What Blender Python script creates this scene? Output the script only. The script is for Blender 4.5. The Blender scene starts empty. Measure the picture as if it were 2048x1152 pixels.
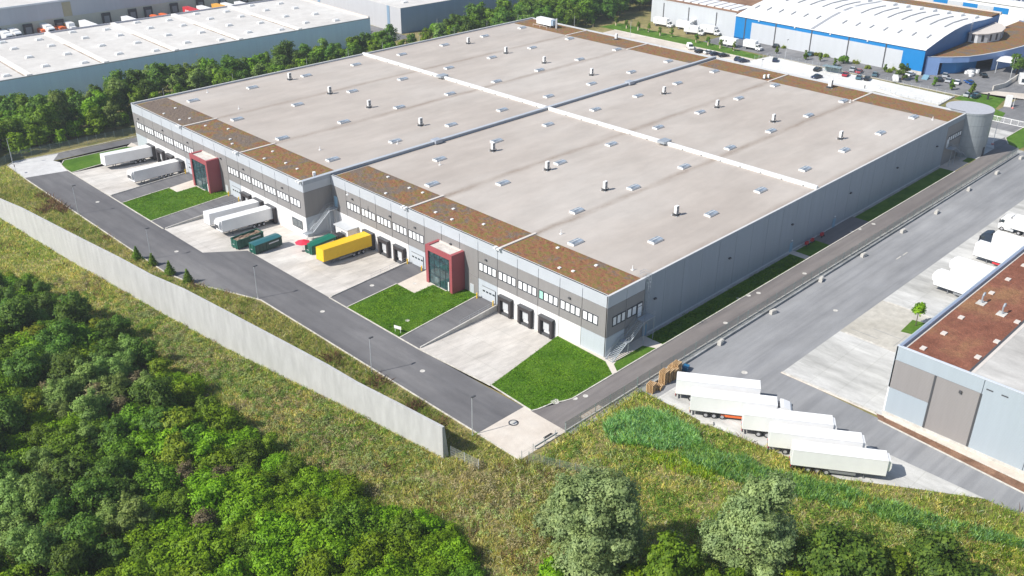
import bpy, math, random
import numpy as np
from mathutils import Matrix, Vector
R_ = math.radians
scene = bpy.context.scene
COL = scene.collection
# ------------------------------------------------------------------ camera (survey of the photograph: metres, origin at the near corner of the warehouse)
CAM = np.array([-116.767, -92.482, 91.681])
YAW, PITCH, ROLL, FPX = 0.7829, -0.4830, 0.0066, 1927.30
_fw = np.array([math.cos(PITCH)*math.cos(YAW), math.cos(PITCH)*math.sin(YAW), math.sin(PITCH)])
_r = np.array([math.sin(YAW), -math.cos(YAW), 0.0]); _u = np.cross(_r, _fw)
_R = _r*math.cos(ROLL)+_u*math.sin(ROLL); _U = -_r*math.sin(ROLL)+_u*math.cos(ROLL)
def at(px, py, z=0.0):
    """surveyed point of the place: where the sight line through a photo pixel meets the level z"""
    d = _fw+_R*(px-1024)/FPX+_U*(576-py)/FPX
    t = (z-CAM[2])/d[2]
    p = CAM+t*d
    return (float(p[0]), float(p[1]))
cam_data = bpy.data.cameras.new('camera')
cam = bpy.data.objects.new('camera', cam_data); COL.objects.link(cam)
M4 = Matrix.Identity(4)
for i in range(3):
    M4[i][0] = _R[i]; M4[i][1] = _U[i]; M4[i][2] = -_fw[i]; M4[i][3] = CAM[i]
cam.matrix_world = M4
cam_data.sensor_width = 36.0; cam_data.lens = FPX/2048*36.0
cam_data.clip_start = 1.0; cam_data.clip_end = 6000
scene.camera = cam
# ------------------------------------------------------------------ light
SUN_EL, SUN_ROT = R_(44), R_(-70)
world = bpy.data.worlds.new('World'); scene.world = world; world.use_nodes = True
nt = world.node_tree
sky = nt.nodes.new('ShaderNodeTexSky'); sky.sky_type = 'NISHITA'; sky.sun_disc = False
sky.sun_elevation = SUN_EL; sky.sun_rotation = SUN_ROT; sky.air_density = 1.0; sky.dust_density = 1.0; sky.ozone_density = 1.2
bg = nt.nodes['Background']; bg.inputs[1].default_value = 0.095
nt.links.new(sky.outputs[0], bg.inputs[0])
sd = bpy.data.lights.new('sun', 'SUN'); sd.energy = 4.45; sd.angle = R_(0.53); sd.color = (1.0, 0.958, 0.893)
sun = bpy.data.objects.new('sun', sd); COL.objects.link(sun)
sdir = Vector((math.sin(SUN_ROT)*math.cos(SUN_EL), math.cos(SUN_ROT)*math.cos(SUN_EL), math.sin(SUN_EL)))
sun.rotation_euler = sdir.to_track_quat('Z', 'Y').to_euler(); sun.location = (-200, 100, 200)
vs = scene.view_settings
vs.view_transform = 'Standard'; vs.look = 'None'; vs.gamma = 1.0; vs.use_curve_mapping = False; vs.exposure = 0.47
scene.cycles.max_bounces = 6; scene.cycles.transparent_max_bounces = 8
# ------------------------------------------------------------------ air: thin even haze over the whole place
hm = bpy.data.materials.new('thin_haze'); hm.use_nodes = True
hn = hm.node_tree.nodes; hn.remove(hn['Principled BSDF'])
pv_ = hn.new('ShaderNodeVolumePrincipled'); pv_.inputs['Density'].default_value = 0.00020; pv_.inputs['Color'].default_value = (.86, .93, 1.0, 1); pv_.inputs['Anisotropy'].default_value = 0.2
hm.node_tree.links.new(pv_.outputs[0], hn['Material Output'].inputs['Volume'])
# ------------------------------------------------------------------ materials
MATS = {}
def _new(name):
    m = bpy.data.materials.new(name); m.use_nodes = True
    n = m.node_tree.nodes; l = m.node_tree.links
    return m, n, l, n['Principled BSDF']
def noise(n, l, vec, scale, detail=4, rough=0.6):
    t = n.new('ShaderNodeTexNoise'); t.inputs['Scale'].default_value = scale
    t.inputs['Detail'].default_value = detail; t.inputs['Roughness'].default_value = rough
    if vec is not None: l.new(vec, t.inputs['Vector'])
    return t.outputs['Fac']
def ramp(n, l, fac, stops):
    r = n.new('ShaderNodeValToRGB'); e = r.color_ramp.elements
    while len(e) < len(stops): e.new(0.5)
    for k, (p, c) in enumerate(stops):
        e[k].position = p; e[k].color = (c[0], c[1], c[2], 1)
    l.new(fac, r.inputs[0]); return r.outputs[0]
def mixc(n, l, fac, a, b, mode='MIX'):
    m = n.new('ShaderNodeMix'); m.data_type = 'RGBA'; m.blend_type = mode
    for s, v in ((0, fac), (6, a), (7, b)):
        if hasattr(v, 'is_linked'): l.new(v, m.inputs[s])
        elif s == 0: m.inputs[0].default_value = v
        else: m.inputs[s].default_value = (v[0], v[1], v[2], 1)
    return m.outputs[2]
def obj_vec(n, l, sc=(1, 1, 1)):
    tc = n.new('ShaderNodeTexCoord')
    if sc == (1, 1, 1): return tc.outputs['Object']
    mp = n.new('ShaderNodeMapping'); mp.inputs['Scale'].default_value = sc
    l.new(tc.outputs['Object'], mp.inputs[0]); return mp.outputs[0]
def shade(c, k): return tuple(min(1.0, x*k) for x in c)
def plain(name, col, rough=0.6, metal=0.0, var=0.08, scale=1.5, spec=0.5):
    """painted or moulded surface with slight dirt mottling"""
    if name in MATS: return MATS[name]
    m, n, l, b = _new(name)
    f = noise(n, l, obj_vec(n, l), scale, 5)
    c = ramp(n, l, f, [(0.3, shade(col, 1-var)), (0.7, shade(col, 1+var*0.6))])
    l.new(c, b.inputs['Base Color']); b.inputs['Roughness'].default_value = rough
    b.inputs['Metallic'].default_value = metal; b.inputs['Specular IOR Level'].default_value = spec
    MATS[name] = m; return m
def surf(name, cols, scales=(0.05, 0.6, 6.0), rough=0.9, stretch=(1, 1, 1), amt=(1.0, 0.5, 0.35), bump=0.0, bscale=20, joints=None):
    """ground-like surface: big patches, stains and fine grain; cols = dark, mid, light"""
    if name in MATS: return MATS[name]
    m, n, l, b = _new(name)
    v = obj_vec(n, l); vs_ = obj_vec(n, l, stretch)
    c = ramp(n, l, noise(n, l, vs_, scales[0], 6, 0.62), [(0.36, cols[0]), (0.5, cols[1]), (0.64, cols[2])])
    f2 = noise(n, l, vs_, scales[1], 5, 0.65)
    g2 = ramp(n, l, f2, [(0.3, (1-0.35*amt[1],)*3), (0.7, (1+0.22*amt[1],)*3)])
    c = mixc(n, l, 1.0, c, g2, 'MULTIPLY')
    f3 = noise(n, l, v, scales[2], 3, 0.7)
    g3 = ramp(n, l, f3, [(0.25, (1-0.4*amt[2],)*3), (0.75, (1+0.3*amt[2],)*3)])
    c = mixc(n, l, 1.0, c, g3, 'MULTIPLY')
    if joints:
        bk = n.new('ShaderNodeTexBrick'); bk.offset = joints[3] if len(joints) > 3 else 0.0; bk.inputs['Scale'].default_value = 1.0
        bk.inputs['Brick Width'].default_value = joints[0]; bk.inputs['Row Height'].default_value = joints[1]; bk.inputs['Mortar Size'].default_value = joints[2]; bk.inputs['Mortar Smooth'].default_value = 0.3
        k_ = joints[4] if len(joints) > 4 else .72
        bk.inputs['Color1'].default_value = (1, 1, 1, 1); bk.inputs['Color2'].default_value = (.955, .955, .955, 1); bk.inputs['Mortar'].default_value = (k_, k_, k_*.97, 1)
        l.new(v, bk.inputs['Vector']); c = mixc(n, l, 1.0, c, bk.outputs[0], 'MULTIPLY')
    if name.startswith('asphalt'):
        st = n.new('ShaderNodeMapping'); sx = (1.1, .03, 1) if stretch[1] < 1 else (.03, 1.1, 1); st.inputs['Scale'].default_value = sx
        l.new(v, st.inputs[0]); f4 = noise(n, l, st.outputs[0], .55, 3, .6)
        c = mixc(n, l, 1.0, c, ramp(n, l, f4, [(.34, (.86, .86, .87)), (.5, (1, 1, 1)), (.7, (1.1, 1.09, 1.08))]), 'MULTIPLY')
    l.new(c, b.inputs['Base Color']); b.inputs['Roughness'].default_value = rough
    b.inputs['Specular IOR Level'].default_value = 0.25
    if bump:
        bp = n.new('ShaderNodeBump'); bp.inputs['Strength'].default_value = bump; bp.inputs['Distance'].default_value = 0.3
        l.new(noise(n, l, v, bscale, 3), bp.inputs['Height']); l.new(bp.outputs[0], b.inputs['Normal'])
    MATS[name] = m; return m
def corrugated(name, col, axis, freq, amp=0.06, rough=0.55, var=0.08, streak=(1, 1, 0.06)):
    """profiled sheet: fine bands across one axis plus weather streaks"""
    if name in MATS: return MATS[name]
    m, n, l, b = _new(name)
    v = obj_vec(n, l)
    w = n.new('ShaderNodeTexWave'); w.wave_type = 'BANDS'; w.bands_direction = axis
    w.inputs['Scale'].default_value = freq; w.inputs['Distortion'].default_value = 0.0
    l.new(v, w.inputs['Vector'])
    f = noise(n, l, obj_vec(n, l, streak), 0.8, 5)
    c = ramp(n, l, f, [(0.3, shade(col, 1-var)), (0.7, shade(col, 1+var))])
    g = ramp(n, l, w.outputs['Fac'], [(0.0, (1-amp,)*3), (1.0, (1+amp,)*3)])
    l.new(mixc(n, l, 1.0, c, g, 'MULTIPLY'), b.inputs['Base Color'])
    bp = n.new('ShaderNodeBump'); bp.inputs['Strength'].default_value = 0.3; bp.inputs['Distance'].default_value = 0.05
    l.new(w.outputs['Fac'], bp.inputs['Height']); l.new(bp.outputs[0], b.inputs['Normal'])
    b.inputs['Roughness'].default_value = rough
    MATS[name] = m; return m
LEAFK = 2.0
def leafmat(name, dark, mid, light, trans=0.42, hue=0.04, sat=1.0):
    """leaves: each leaf its own tone (random per island) and each plant its own tint (object random)"""
    if name in MATS: return MATS[name]
    dark, mid, light = [shade(q, LEAFK) for q in (dark, mid, light)]
    m, n, l, b = _new(name)
    g = n.new('ShaderNodeNewGeometry'); oi = n.new('ShaderNodeObjectInfo')
    c = ramp(n, l, g.outputs['Random Per Island'], [(0.0, dark), (0.5, mid), (1.0, light)])
    big = noise(n, l, obj_vec(n, l), 0.55, 3)
    c = mixc(n, l, 1.0, c, ramp(n, l, big, [(0.3, (0.72, 0.78, 0.8)), (0.7, (1.2, 1.15, 1.0))]), 'MULTIPLY')
    hs = n.new('ShaderNodeHueSaturation')
    mr = n.new('ShaderNodeMapRange'); mr.inputs[3].default_value = 0.5-hue; mr.inputs[4].default_value = 0.5+hue*0.6
    l.new(oi.outputs['Random'], mr.inputs[0]); l.new(mr.outputs[0], hs.inputs['Hue'])
    mv = n.new('ShaderNodeMapRange'); mv.inputs[3].default_value = 0.75; mv.inputs[4].default_value = 1.2
    l.new(oi.outputs['Random'], mv.inputs[0]); l.new(mv.outputs[0], hs.inputs['Value'])
    hs.inputs['Saturation'].default_value = sat
    l.new(c, hs.inputs['Color'])
    l.new(hs.outputs[0], b.inputs['Base Color']); b.inputs['Roughness'].default_value = 0.6
    b.inputs['Specular IOR Level'].default_value = 0.3
    tr = n.new('ShaderNodeBsdfTranslucent'); ms = n.new('ShaderNodeMixShader'); ms.inputs[0].default_value = trans
    l.new(hs.outputs[0], tr.inputs[0]); l.new(b.outputs[0], ms.inputs[1]); l.new(tr.outputs[0], ms.inputs[2])
    l.new(ms.outputs[0], n['Material Output'].inputs[0])
    MATS[name] = m; return m
def glassy(name, col, rough=0.08, spec=0.6):
    if name in MATS: return MATS[name]
    m, n, l, b = _new(name)
    f = noise(n, l, obj_vec(n, l), 0.9, 4)
    l.new(ramp(n, l, f, [(0.35, shade(col, 0.45)), (0.65, shade(col, 1.3))]), b.inputs['Base Color'])
    b.inputs['Roughness'].default_value = rough; b.inputs['Specular IOR Level'].default_value = spec
    MATS[name] = m; return m
# ------------------------------------------------------------------ mesh helper
class MB:
    def __init__(s): s.v = []; s.f = []; s.m = []; s.mats = []
    def mi(s, mat):
        if mat not in s.mats: s.mats.append(mat)
        return s.mats.index(mat)
    def poly(s, pts, mat):
        k = len(s.v); s.v += [tuple(p) for p in pts]; s.f.append(tuple(range(k, k+len(pts)))); s.m.append(s.mi(mat)); return s
    def box(s, x0, x1, y0, y1, z0, z1, mat, top=None):
        if x1 < x0: x0, x1 = x1, x0
        if y1 < y0: y0, y1 = y1, y0
        k = len(s.v)
        s.v += [(x0, y0, z0), (x1, y0, z0), (x1, y1, z0), (x0, y1, z0), (x0, y0, z1), (x1, y0, z1), (x1, y1, z1), (x0, y1, z1)]
        for q in ((0, 3, 2, 1), (0, 1, 5, 4), (1, 2, 6, 5), (2, 3, 7, 6), (3, 0, 4, 7)):
            s.f.append(tuple(k+i for i in q)); s.m.append(s.mi(mat))
        s.f.append((k+4, k+5, k+6, k+7)); s.m.append(s.mi(top or mat)); return s
    def prism(s, pts, z0, z1, mat, top=None):
        """pts counter-clockwise in plan; z0, z1 numbers or lists"""
        n = len(pts); k = len(s.v)
        zb = z0 if isinstance(z0, (list, tuple)) else [z0]*n
        zt = z1 if isinstance(z1, (list, tuple)) else [z1]*n
        s.v += [(p[0], p[1], z) for p, z in zip(pts, zb)]+[(p[0], p[1], z) for p, z in zip(pts, zt)]
        for i in range(n):
            j = (i+1) % n
            s.f.append((k+i, k+j, k+n+j, k+n+i)); s.m.append(s.mi(mat))
        s.f.append(tuple(k+n+i for i in range(n))); s.m.append(s.mi(top or mat))
        s.f.append(tuple(k+n-1-i for i in range(n))); s.m.append(s.mi(mat)); return s
    def extr(s, prof, y0, y1, mat, ins=0.0):
        """side profile (x,z) swept across y"""
        n = len(prof); k = len(s.v)
        s.v += [(x, y0, z) for x, z in prof]+[(x, y1, z) for x, z in prof]
        for i in range(n):
            j = (i+1) % n
            s.f.append((k+i, k+j, k+n+j, k+n+i)); s.m.append(s.mi(mat))
        s.f.append(tuple(k+n-1-i for i in range(n))); s.m.append(s.mi(mat))
        s.f.append(tuple(k+n+i for i in range(n))); s.m.append(s.mi(mat)); return s
    def tube(s, p, q, r, mat, n=6, r2=None):
        p = Vector(p); q = Vector(q); d = (q-p); 
        if d.length < 1e-6: return s
        d.normalize(); a = d.orthogonal().normalized(); b = d.cross(a); r2 = r if r2 is None else r2; k = len(s.v)
        for c, rr in ((p, r), (q, r2)):
            for i in range(n):
                t = 2*math.pi*i/n; w = c+a*(rr*math.cos(t))+b*(rr*math.sin(t)); s.v.append((w.x, w.y, w.z))
        for i in range(n):
            j = (i+1) % n; s.f.append((k+i, k+j, k+n+j, k+n+i)); s.m.append(s.mi(mat))
        s.f.append(tuple(k+n-1-i for i in range(n))); s.m.append(s.mi(mat))
        s.f.append(tuple(k+n+i for i in range(n))); s.m.append(s.mi(mat)); return s
    def disc(s, c, r, h, mat, n=16, top=None):
        return s.prism([(c[0]+r*math.cos(2*math.pi*i/n), c[1]+r*math.sin(2*math.pi*i/n)) for i in range(n)], c[2], c[2]+h, mat, top)
    def build(s, name, parent=None, loc=None, smooth=False):
        me = bpy.data.meshes.new(name); me.from_pydata(s.v, [], s.f)
        for m in s.mats: me.materials.append(m)
        me.polygons.foreach_set('material_index', s.m)
        if smooth: me.polygons.foreach_set('use_smooth', [True]*len(s.f))
        me.update()
        o = bpy.data.objects.new(name, me); COL.objects.link(o)
        if parent: o.parent = parent
        if loc: o.location = loc
        return o
def tag(o, label=None, cat=None, group=None, kind=None):
    if label: o['label'] = label
    if cat: o['category'] = cat
    if group: o['group'] = group
    if kind: o['kind'] = kind
    return o
def thing(name, label, cat, loc=(0, 0, 0), rz=0.0, group=None, rot=None):
    o = bpy.data.objects.new(name, None); COL.objects.link(o); o.empty_display_size = 0.5
    o.location = loc; o.rotation_euler = rot or (0, 0, rz)
    return tag(o, label, cat, group)
def dup(root, loc, rz=0.0, label=None, group=None, scale=None, rot=None, swap=None):
    r = root.copy(); COL.objects.link(r); r.location = loc; r.rotation_euler = rot or (0, 0, rz)
    if scale: r.scale = scale if isinstance(scale, (tuple, list)) else (scale,)*3
    if label: r['label'] = label
    if group: r['group'] = group
    for ch in list(root.children):
        c = ch.copy(); COL.objects.link(c); c.parent = r
        if swap and ch.name.split('.')[0] in swap:
            c.data = ch.data.copy(); c.data.materials[0] = swap[ch.name.split('.')[0]]
        for g in list(ch.children):
            d = g.copy(); COL.objects.link(d); d.parent = c
    return r
def struct(name, mb): return tag(mb.build(name), kind='structure')
def sheet(name, polys, mat):
    b = MB()
    for p, z in polys:
        b.poly([(q[0], q[1], q[2] if len(q) > 2 else z) for q in p], mat)
    return struct(name, b)
def rect(x0, y0, x1, y1): return [(x0, y0), (x1, y0), (x1, y1), (x0, y1)]
def ccw(p):
    a = sum(p[i][0]*p[(i+1) % len(p)][1]-p[(i+1) % len(p)][0]*p[i][1] for i in range(len(p)))
    return p if a > 0 else p[::-1]
def inside(x, y, poly):
    c = False; j = len(poly)-1
    for i in range(len(poly)):
        xi, yi = poly[i][:2]; xj, yj = poly[j][:2]
        if (yi > y) != (yj > y) and x < (xj-xi)*(y-yi)/(yj-yi)+xi: c = not c
        j = i
    return c
# common materials
WHITE = plain('white_paint', (0.80, 0.80, 0.79), 0.4, var=0.05)
TRAILERW = plain('trailer_white', (0.82, 0.82, 0.815), 0.35, var=0.05, scale=0.45)
BLACK = plain('black_rubber', (0.025, 0.025, 0.027), 0.8)
DGREY = plain('dark_grey_metal', (0.07, 0.072, 0.078), 0.6)
MGREY = plain('mid_grey_metal', (0.22, 0.23, 0.24), 0.5)
LGREY = plain('light_grey_metal', (0.52, 0.54, 0.56), 0.45)
GALV = plain('galvanised_steel', (0.42, 0.46, 0.50), 0.4, metal=0.35, var=0.15, scale=4)
RED = plain('red_paint', (0.55, 0.03, 0.04), 0.5)
ORANGE = plain('orange_paint', (0.72, 0.14, 0.03), 0.5)
YELLOW = plain('yellow_paint', (0.80, 0.50, 0.01), 0.5, var=0.06)
CONC = surf('concrete_block_grey', [(0.5, 0.48, 0.44), (0.56, 0.54, 0.5), (0.62, 0.6, 0.56)], (0.3, 2, 12))
GLASS = glassy('dark_glass', (0.03, 0.045, 0.055))
# ------------------------------------------------------------------ the ground
ASPH = surf('asphalt_site_road', [(0.115, 0.113, 0.119), (0.145, 0.143, 0.148), (0.19, 0.187, 0.19)], (0.06, 0.5, 9), stretch=(1, 0.35, 1), amt=(1, 0.35, 0.3))
ASPHW = surf('asphalt_side_road', [(0.165, 0.148, 0.142), (0.185, 0.168, 0.162), (0.205, 0.188, 0.18)], (0.06, 0.5, 9), stretch=(0.3, 1, 1), amt=(1, 0.3, 0.3))
LORRY = surf('asphalt_lorry_yard', [(0.235, 0.24, 0.248), (0.265, 0.269, 0.276), (0.30, 0.303, 0.309)], (0.035, 0.25, 7), stretch=(0.35, 1, 1), amt=(1, 0.45, 0.25))
YARD = surf('concrete_loading_yard', [(0.52, 0.485, 0.44), (0.585, 0.55, 0.505), (0.65, 0.62, 0.575)], (0.09, 0.5, 8), stretch=(0.35, 1, 1), amt=(1, 0.6, 0.2), joints=(5.5, 5.45, .05, 0, .8))
PAD = surf('concrete_pad', [(0.54, 0.48, 0.41), (0.6, 0.54, 0.47), (0.64, 0.59, 0.52)], (0.12, 0.7, 8), amt=(1, 0.25, 0.2))
PADG = surf('concrete_pad_grey', [(0.5, 0.5, 0.49), (0.56, 0.555, 0.55), (0.6, 0.6, 0.59)], (0.12, 0.7, 8), amt=(1, 0.3, 0.2))
APRON = surf('concrete_apron', [(0.44, 0.435, 0.41), (0.52, 0.515, 0.49), (0.6, 0.595, 0.57)], (0.07, 0.4, 6), stretch=(1, 0.3, 1), amt=(1, 0.8, 0.25), joints=(6, 5, .05, 0, .8))
LAWN = surf('mown_grass', [(0.065, 0.16, 0.008), (0.092, 0.205, 0.012), (0.125, 0.235, 0.022)], (0.25, 1.6, 9), amt=(1, 0.6, 0.7), bump=0.8, bscale=14)
MEADOW = surf('dry_meadow_soil', [(0.15, 0.16, 0.045), (0.25, 0.22, 0.085), (0.34, 0.28, 0.13)], (0.08, 0.5, 5), amt=(1, 0.9, 0.8), bump=0.6, bscale=6)
GRAVEL = surf('grey_gravel', [(0.30, 0.29, 0.27), (0.38, 0.37, 0.35), (0.46, 0.45, 0.43)], (0.3, 2, 18), amt=(1, 0.4, 0.7))
WHITELOT = surf('white_paved_lot', [(0.62, 0.62, 0.60), (0.68, 0.68, 0.66), (0.72, 0.72, 0.70)], (0.08, 0.6, 5), amt=(1, 0.25, 0.2))
KERBM = surf('kerb_stone', [(0.5, 0.47, 0.42), (0.58, 0.55, 0.49), (0.64, 0.61, 0.55)], (0.5, 2, 12))
FARASPH = surf('asphalt_far', [(0.15, 0.15, 0.155), (0.19, 0.19, 0.195), (0.23, 0.23, 0.235)], (0.03, 0.3, 5))
BIG = 1500
sheet('ground', [(rect(-BIG, -BIG, BIG, -4.5), 0), (rect(-BIG, 170, BIG, BIG), 0), (rect(-BIG, -4.5, -29.6, 170), 0), (rect(153.5, -4.5, BIG, 170), 0), (rect(-30, -5, 154, 170.5), -2.2)], MEADOW)
# site road along the dock fronts
sheet('site_road', [
    ([(-31.9, -0.6), (-21.5, -0.6), (-22, 26), (-22, 84), (-32.2, 62)], 0.03),
    ([(-22, 84), (-29.6, 90), (-29.6, 160.2), (-39.9, 162.8), (-39.9, 86), (-38.3, 78), (-36.2, 73), (-32.2, 62)], 0.03),
    ([(-29.4, 170.5), (-26, 175.3), (-4, 173.6), (40, 172.0), (40, 167.2), (-6, 169.3)], 0.034),
    ], ASPH)
sheet('side_road', [(rect(-21.45, -9.9, 166, -4.75), 0.03), ([(-21.45, -4.75), (-21.45, -2.3), (-20.4, -2.7), (-14, -4.75)], 0.03)], ASPHW)
sheet('fence_strip', [(rect(-21.4, -11.5, 170, -9.85), 0.026)], surf('dusty_fence_strip', [(.26, .27, .25), (.33, .34, .32), (.4, .4, .38)], (.2, 1.2, 9)))
sheet('corner_pavement', [([(-31.8, -10.1), (-21.45, -10.1), (-21.45, -0.6), (-31.8, -0.6)], 0.036)], PAD)
sheet('turning_pavement', [([(-39.9, 162.8), (-29.6, 160.2), (-28.6, 168), (-29.4, 170.5), (-26, 175.3), (-37.2, 177), (-39.4, 175)], 0.036)], PADG)
def pz(x, left): 
    x0 = -29.6 if left else -22.0
    return max(-1.3, -1.3*max(0.0, (x-x0))/22.0)
# loading yards: concrete ramps falling to the docks
def q3(pts, left): return [(x, y, pz(x, left)+0.02) for x, y in pts]
sheet('loading_yard', [(q3([(-20.9, 7.9), (0.1, 11.2), (0.1, 27.6), (-22, 25.8)], 0), 0),
    (q3([(-22, 53.4), (0.1, 55.0), (0.1, 82.3), (-22, 82.3)], 0), 0),
    ([(-22, 82.3, .02), (0.1, 82.3, -1.28), (-7.4, 88, -1.28), (-22, 86, -.42)], 0),
    ([(-22, 82.3, .02), (-22, 86, -.42), (-29.6, 90, .02), (-22, 84, 0.02)], 0),
    (q3([(-29.6, 90), (-7.4, 88), (-7.4, 109.6), (-29.6, 107.6)], 1), 0),
    ([(-22, 86, -.42), (-7.4, 88, -1.28), (-29.6, 90, .02)], 0),
    (q3([(-29.6, 135.8), (-7.4, 137.2), (-7.4, 160.0), (-29.6, 158.0)], 1), 0)], YARD)
# asphalt ramps to the gates and the lawns between them
sheet('gate_ramp', [([(-22, 25.8), (0.1, 27.6), (0.1, 33.2), (-22, 31.3)], 0.03), ([(-22, 47.6), (0.1, 49.3), (0.1, 55.0), (-22, 53.4)], 0.03),
    ([(-29.6, 107.6), (-7.4, 109.6), (-7.4, 115.6), (-29.6, 113.9)], 0.03), ([(-29.6, 129.2), (-7.4, 131.5), (-7.4, 137.2), (-29.6, 135.8)], 0.03)], ASPH)
sheet('lawn', [([(-22, 31.3), (0.1, 33.2), (0.1, 39), (-3.5, 39), (-3.5, 43.2), (-8.6, 43), (-8.6, 48.6), (-22, 47.6)], 0.05),
    ([(-29.6, 113.9), (-7.4, 115.6), (-7.4, 122.5), (-11, 122.5), (-11, 126.6), (-16.5, 126.4), (-16.5, 130.4), (-29.6, 129.2)], 0.05),
    ([(-20.9, 7.9), (-21.3, -2.2), (-20.3, -2.6), (-17.2, -3.1), (-15.5, -4.0), (-14, -4.5), (-3.3, -4.5), (-0.9, -0.9), (-0.4, 11.2)], 0.05),
    ([(-29.6, 158.0), (-7.4, 160), (-7.4, 164.5), (-10, 167.6), (-27.3, 168.6), (-29, 166), (-29.6, 162)], 0.05),
    ([(-2.0, -4.5), (9.2, -4.5), (8.2, -2.2), (0.6, -2.2), (-0.6, -2.6)], 0.05),
    (rect(11.2, -4.5, 62.4, -0.7), 0.05), (rect(64.4, -4.5, 72.9, -0.7), 0.05), (rect(91.5, -4.5, 139.5, -0.7), 0.05), (rect(149, -4.5, 153.4, -2.6), 0.05)], LAWN)
sheet('forecourt_path', [([(-8.6, 43), (-3.5, 43.2), (-3.5, 39), (0.1, 39), (0.1, 49.3), (-8.6, 48.6)], 0.04),
    ([(-16.5, 126.4), (-11, 126.6), (-11, 122.5), (-7.4, 122.5), (-7.4, 131.5), (-16.5, 130.4)], 0.04),
    ([(-0.4, 11.2), (-0.9, -0.9), (-3.3, -4.5), (-2, -4.5), (-0.6, -2.6), (0.6, -2.2), (8.2, -2.2), (9.2, -4.5), (11.2, -4.5), (11.2, 0.1), (0.1, 0.1), (0.1, 11.2)], 0.04),
    (rect(62.4, -4.5, 64.4, 0.1), 0.04), (rect(139.5, -4.5, 149, 0.1), 0.04), (rect(149, -2.6, 153.6, 0.1), 0.04),
    ([(-7.4, 160), (-7.4, 170), (-10, 167.6), (-7.6, 164.5)], 0.04)], PAD)
sheet('gravel_strip', [(rect(11.2, -0.7, 62.4, 0.1), 0.035), (rect(64.4, -0.7, 72.9, 0.1), 0.035), (rect(91.5, -0.7, 139.5, 0.1), 0.035), (rect(-8, 165.4, 152.6, 170), 0.02), (rect(-8, 160, -7.4, 170), 0.02)], GRAVEL)
sheet('hardstanding', [(rect(72.9, -4.75, 91.5, 0.1), 0.045)], ASPHW)
# the neighbour's lorry yard and concrete apron
sheet('lorry_yard', [([(-3.7, -14.5), (-3.7, -11.4), (330, -11.6), (330, -28.2), (18.6, -25.0), (17.6, -43.4), (15.4, -66), (13, -100), (10.5, -100), (9.6, -64), (9.7, -49.8), (8.4, -25), (3, -14.6)], 0.02)], LORRY)
sheet('concrete_apron', [(rect(18.6, -43.4, 39.2, -25.0), 0.03), (rect(56.6, -43.4, 330, -25.0), 0.03), ([(-3.7, -14.5), (3, -14.6), (8.4, -25), (9.7, -49.8), (9.75, -63.9), (5, -56.2), (-1.2, -46.7), (-2.2, -37), (-3.8, -25)], 0.03),
    (rect(153.4, -9.9, 190, 8), 0.022)], APRON)
sheet('parking_bay', [(rect(39.2, -43.4, 56.6, -25.0), 0.034)], surf('paving_stone_warm', [(0.44, 0.415, 0.36), (0.48, 0.455, 0.4), (0.52, 0.495, 0.44)], (0.1, 0.6, 8)))
b = MB()
for x, y0, y1 in ((41.5, -31.5, -26.2), (44.5, -34.5, -29)): b.box(x, x+0.1, y0, y1, 0.034, 0.042, MGREY)
for y in (-34.8,): b.box(41, 46.5, y, y+0.1, 0.034, 0.042, MGREY)
for q in ((1798, 516), (1811, 508)):
    x0, y0 = at(*q); b.box(x0-1.1, x0+1.1, y0, y0+0.2, 0.02, 0.03, MGREY if False else KERBM)
for x0 in (39.2, 56.4):
    b.box(x0, x0+0.5, -43, -26, 0.034, 0.06, KERBM)
struct('road_marking', b)
sheet('green_verge', [([(47.2, -33.2), (53.2, -32.8), (54.2, -37.5), (48.4, -37.8)], 0.06)], LAWN)
# far roads and lots
sheet('car_park_path', [(rect(187, 98, 203, 166), 0.02)], PAD)
sheet('white_car_park', [([(191, 98), (190.5, 108), (196.5, 109), (196.5, 98.5), (211.5, 96.5), (210, 52), (209, 25), (196, 24), (195, 37), (196, 46), (189, 60)], 0.036), (rect(154, 22, 189.5, 110), 0.03)], WHITELOT)
sheet('far_road', [(rect(211.8, 18, 227, 128), 0.02), ([(223, -14), (330, -14), (330, 45), (227, 45), (224, 18)], 0.024), (rect(185, -14, 224, 9), 0.026), ([(166, -9.9), (190, -9.9), (190, -4), (172, -2.4), (166, -4.75)], 0.028)], FARASPH)
sheet('far_lawn', [([(203, 98.5), (209.5, 98), (212, 118), (214, 172), (203, 174)], 0.04), ([(205, 10), (219, 12), (219, 24), (207, 24)], 0.04), ([(193, 4.0), (203, 6), (205, 10), (198, 12), (190, 8)], 0.04), ([(171, -10), (190, -11), (192, -3.5), (178, -3.5), (173, -6)], 0.04)], LAWN)
sheet('forecourt_slab', [([(212, 24), (219, 24), (219, 12), (224, 4), (232, 6), (226, 18)], 0.032)], PAD)
sheet('neighbour_pavement', [(rect(-140, 226, 134, 330), 0.02), (rect(114, 214, 133, 226), 0.022)], FARASPH)
sheet('wall_foot_pavement', [([(18.72, -43.4), (19.6, -43.4), (19.6, -100), (14.6, -100), (17.45, -66)], 0.045), (rect(18.2, -43.4, 18.75, -24.9), 0.044)], PAD)
sheet('planting_strip', [([(18.6, -42.6), (16.9, -43.9), (14.8, -68), (12.5, -100), (14.5, -100), (17.4, -66.0), (18.7, -44)], 0.05)], surf('bark_mulch', [(0.16, 0.09, 0.055), (0.22, 0.125, 0.08), (0.28, 0.165, 0.105)], (0.4, 2, 9), amt=(1, 0.7, 0.9)))
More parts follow.
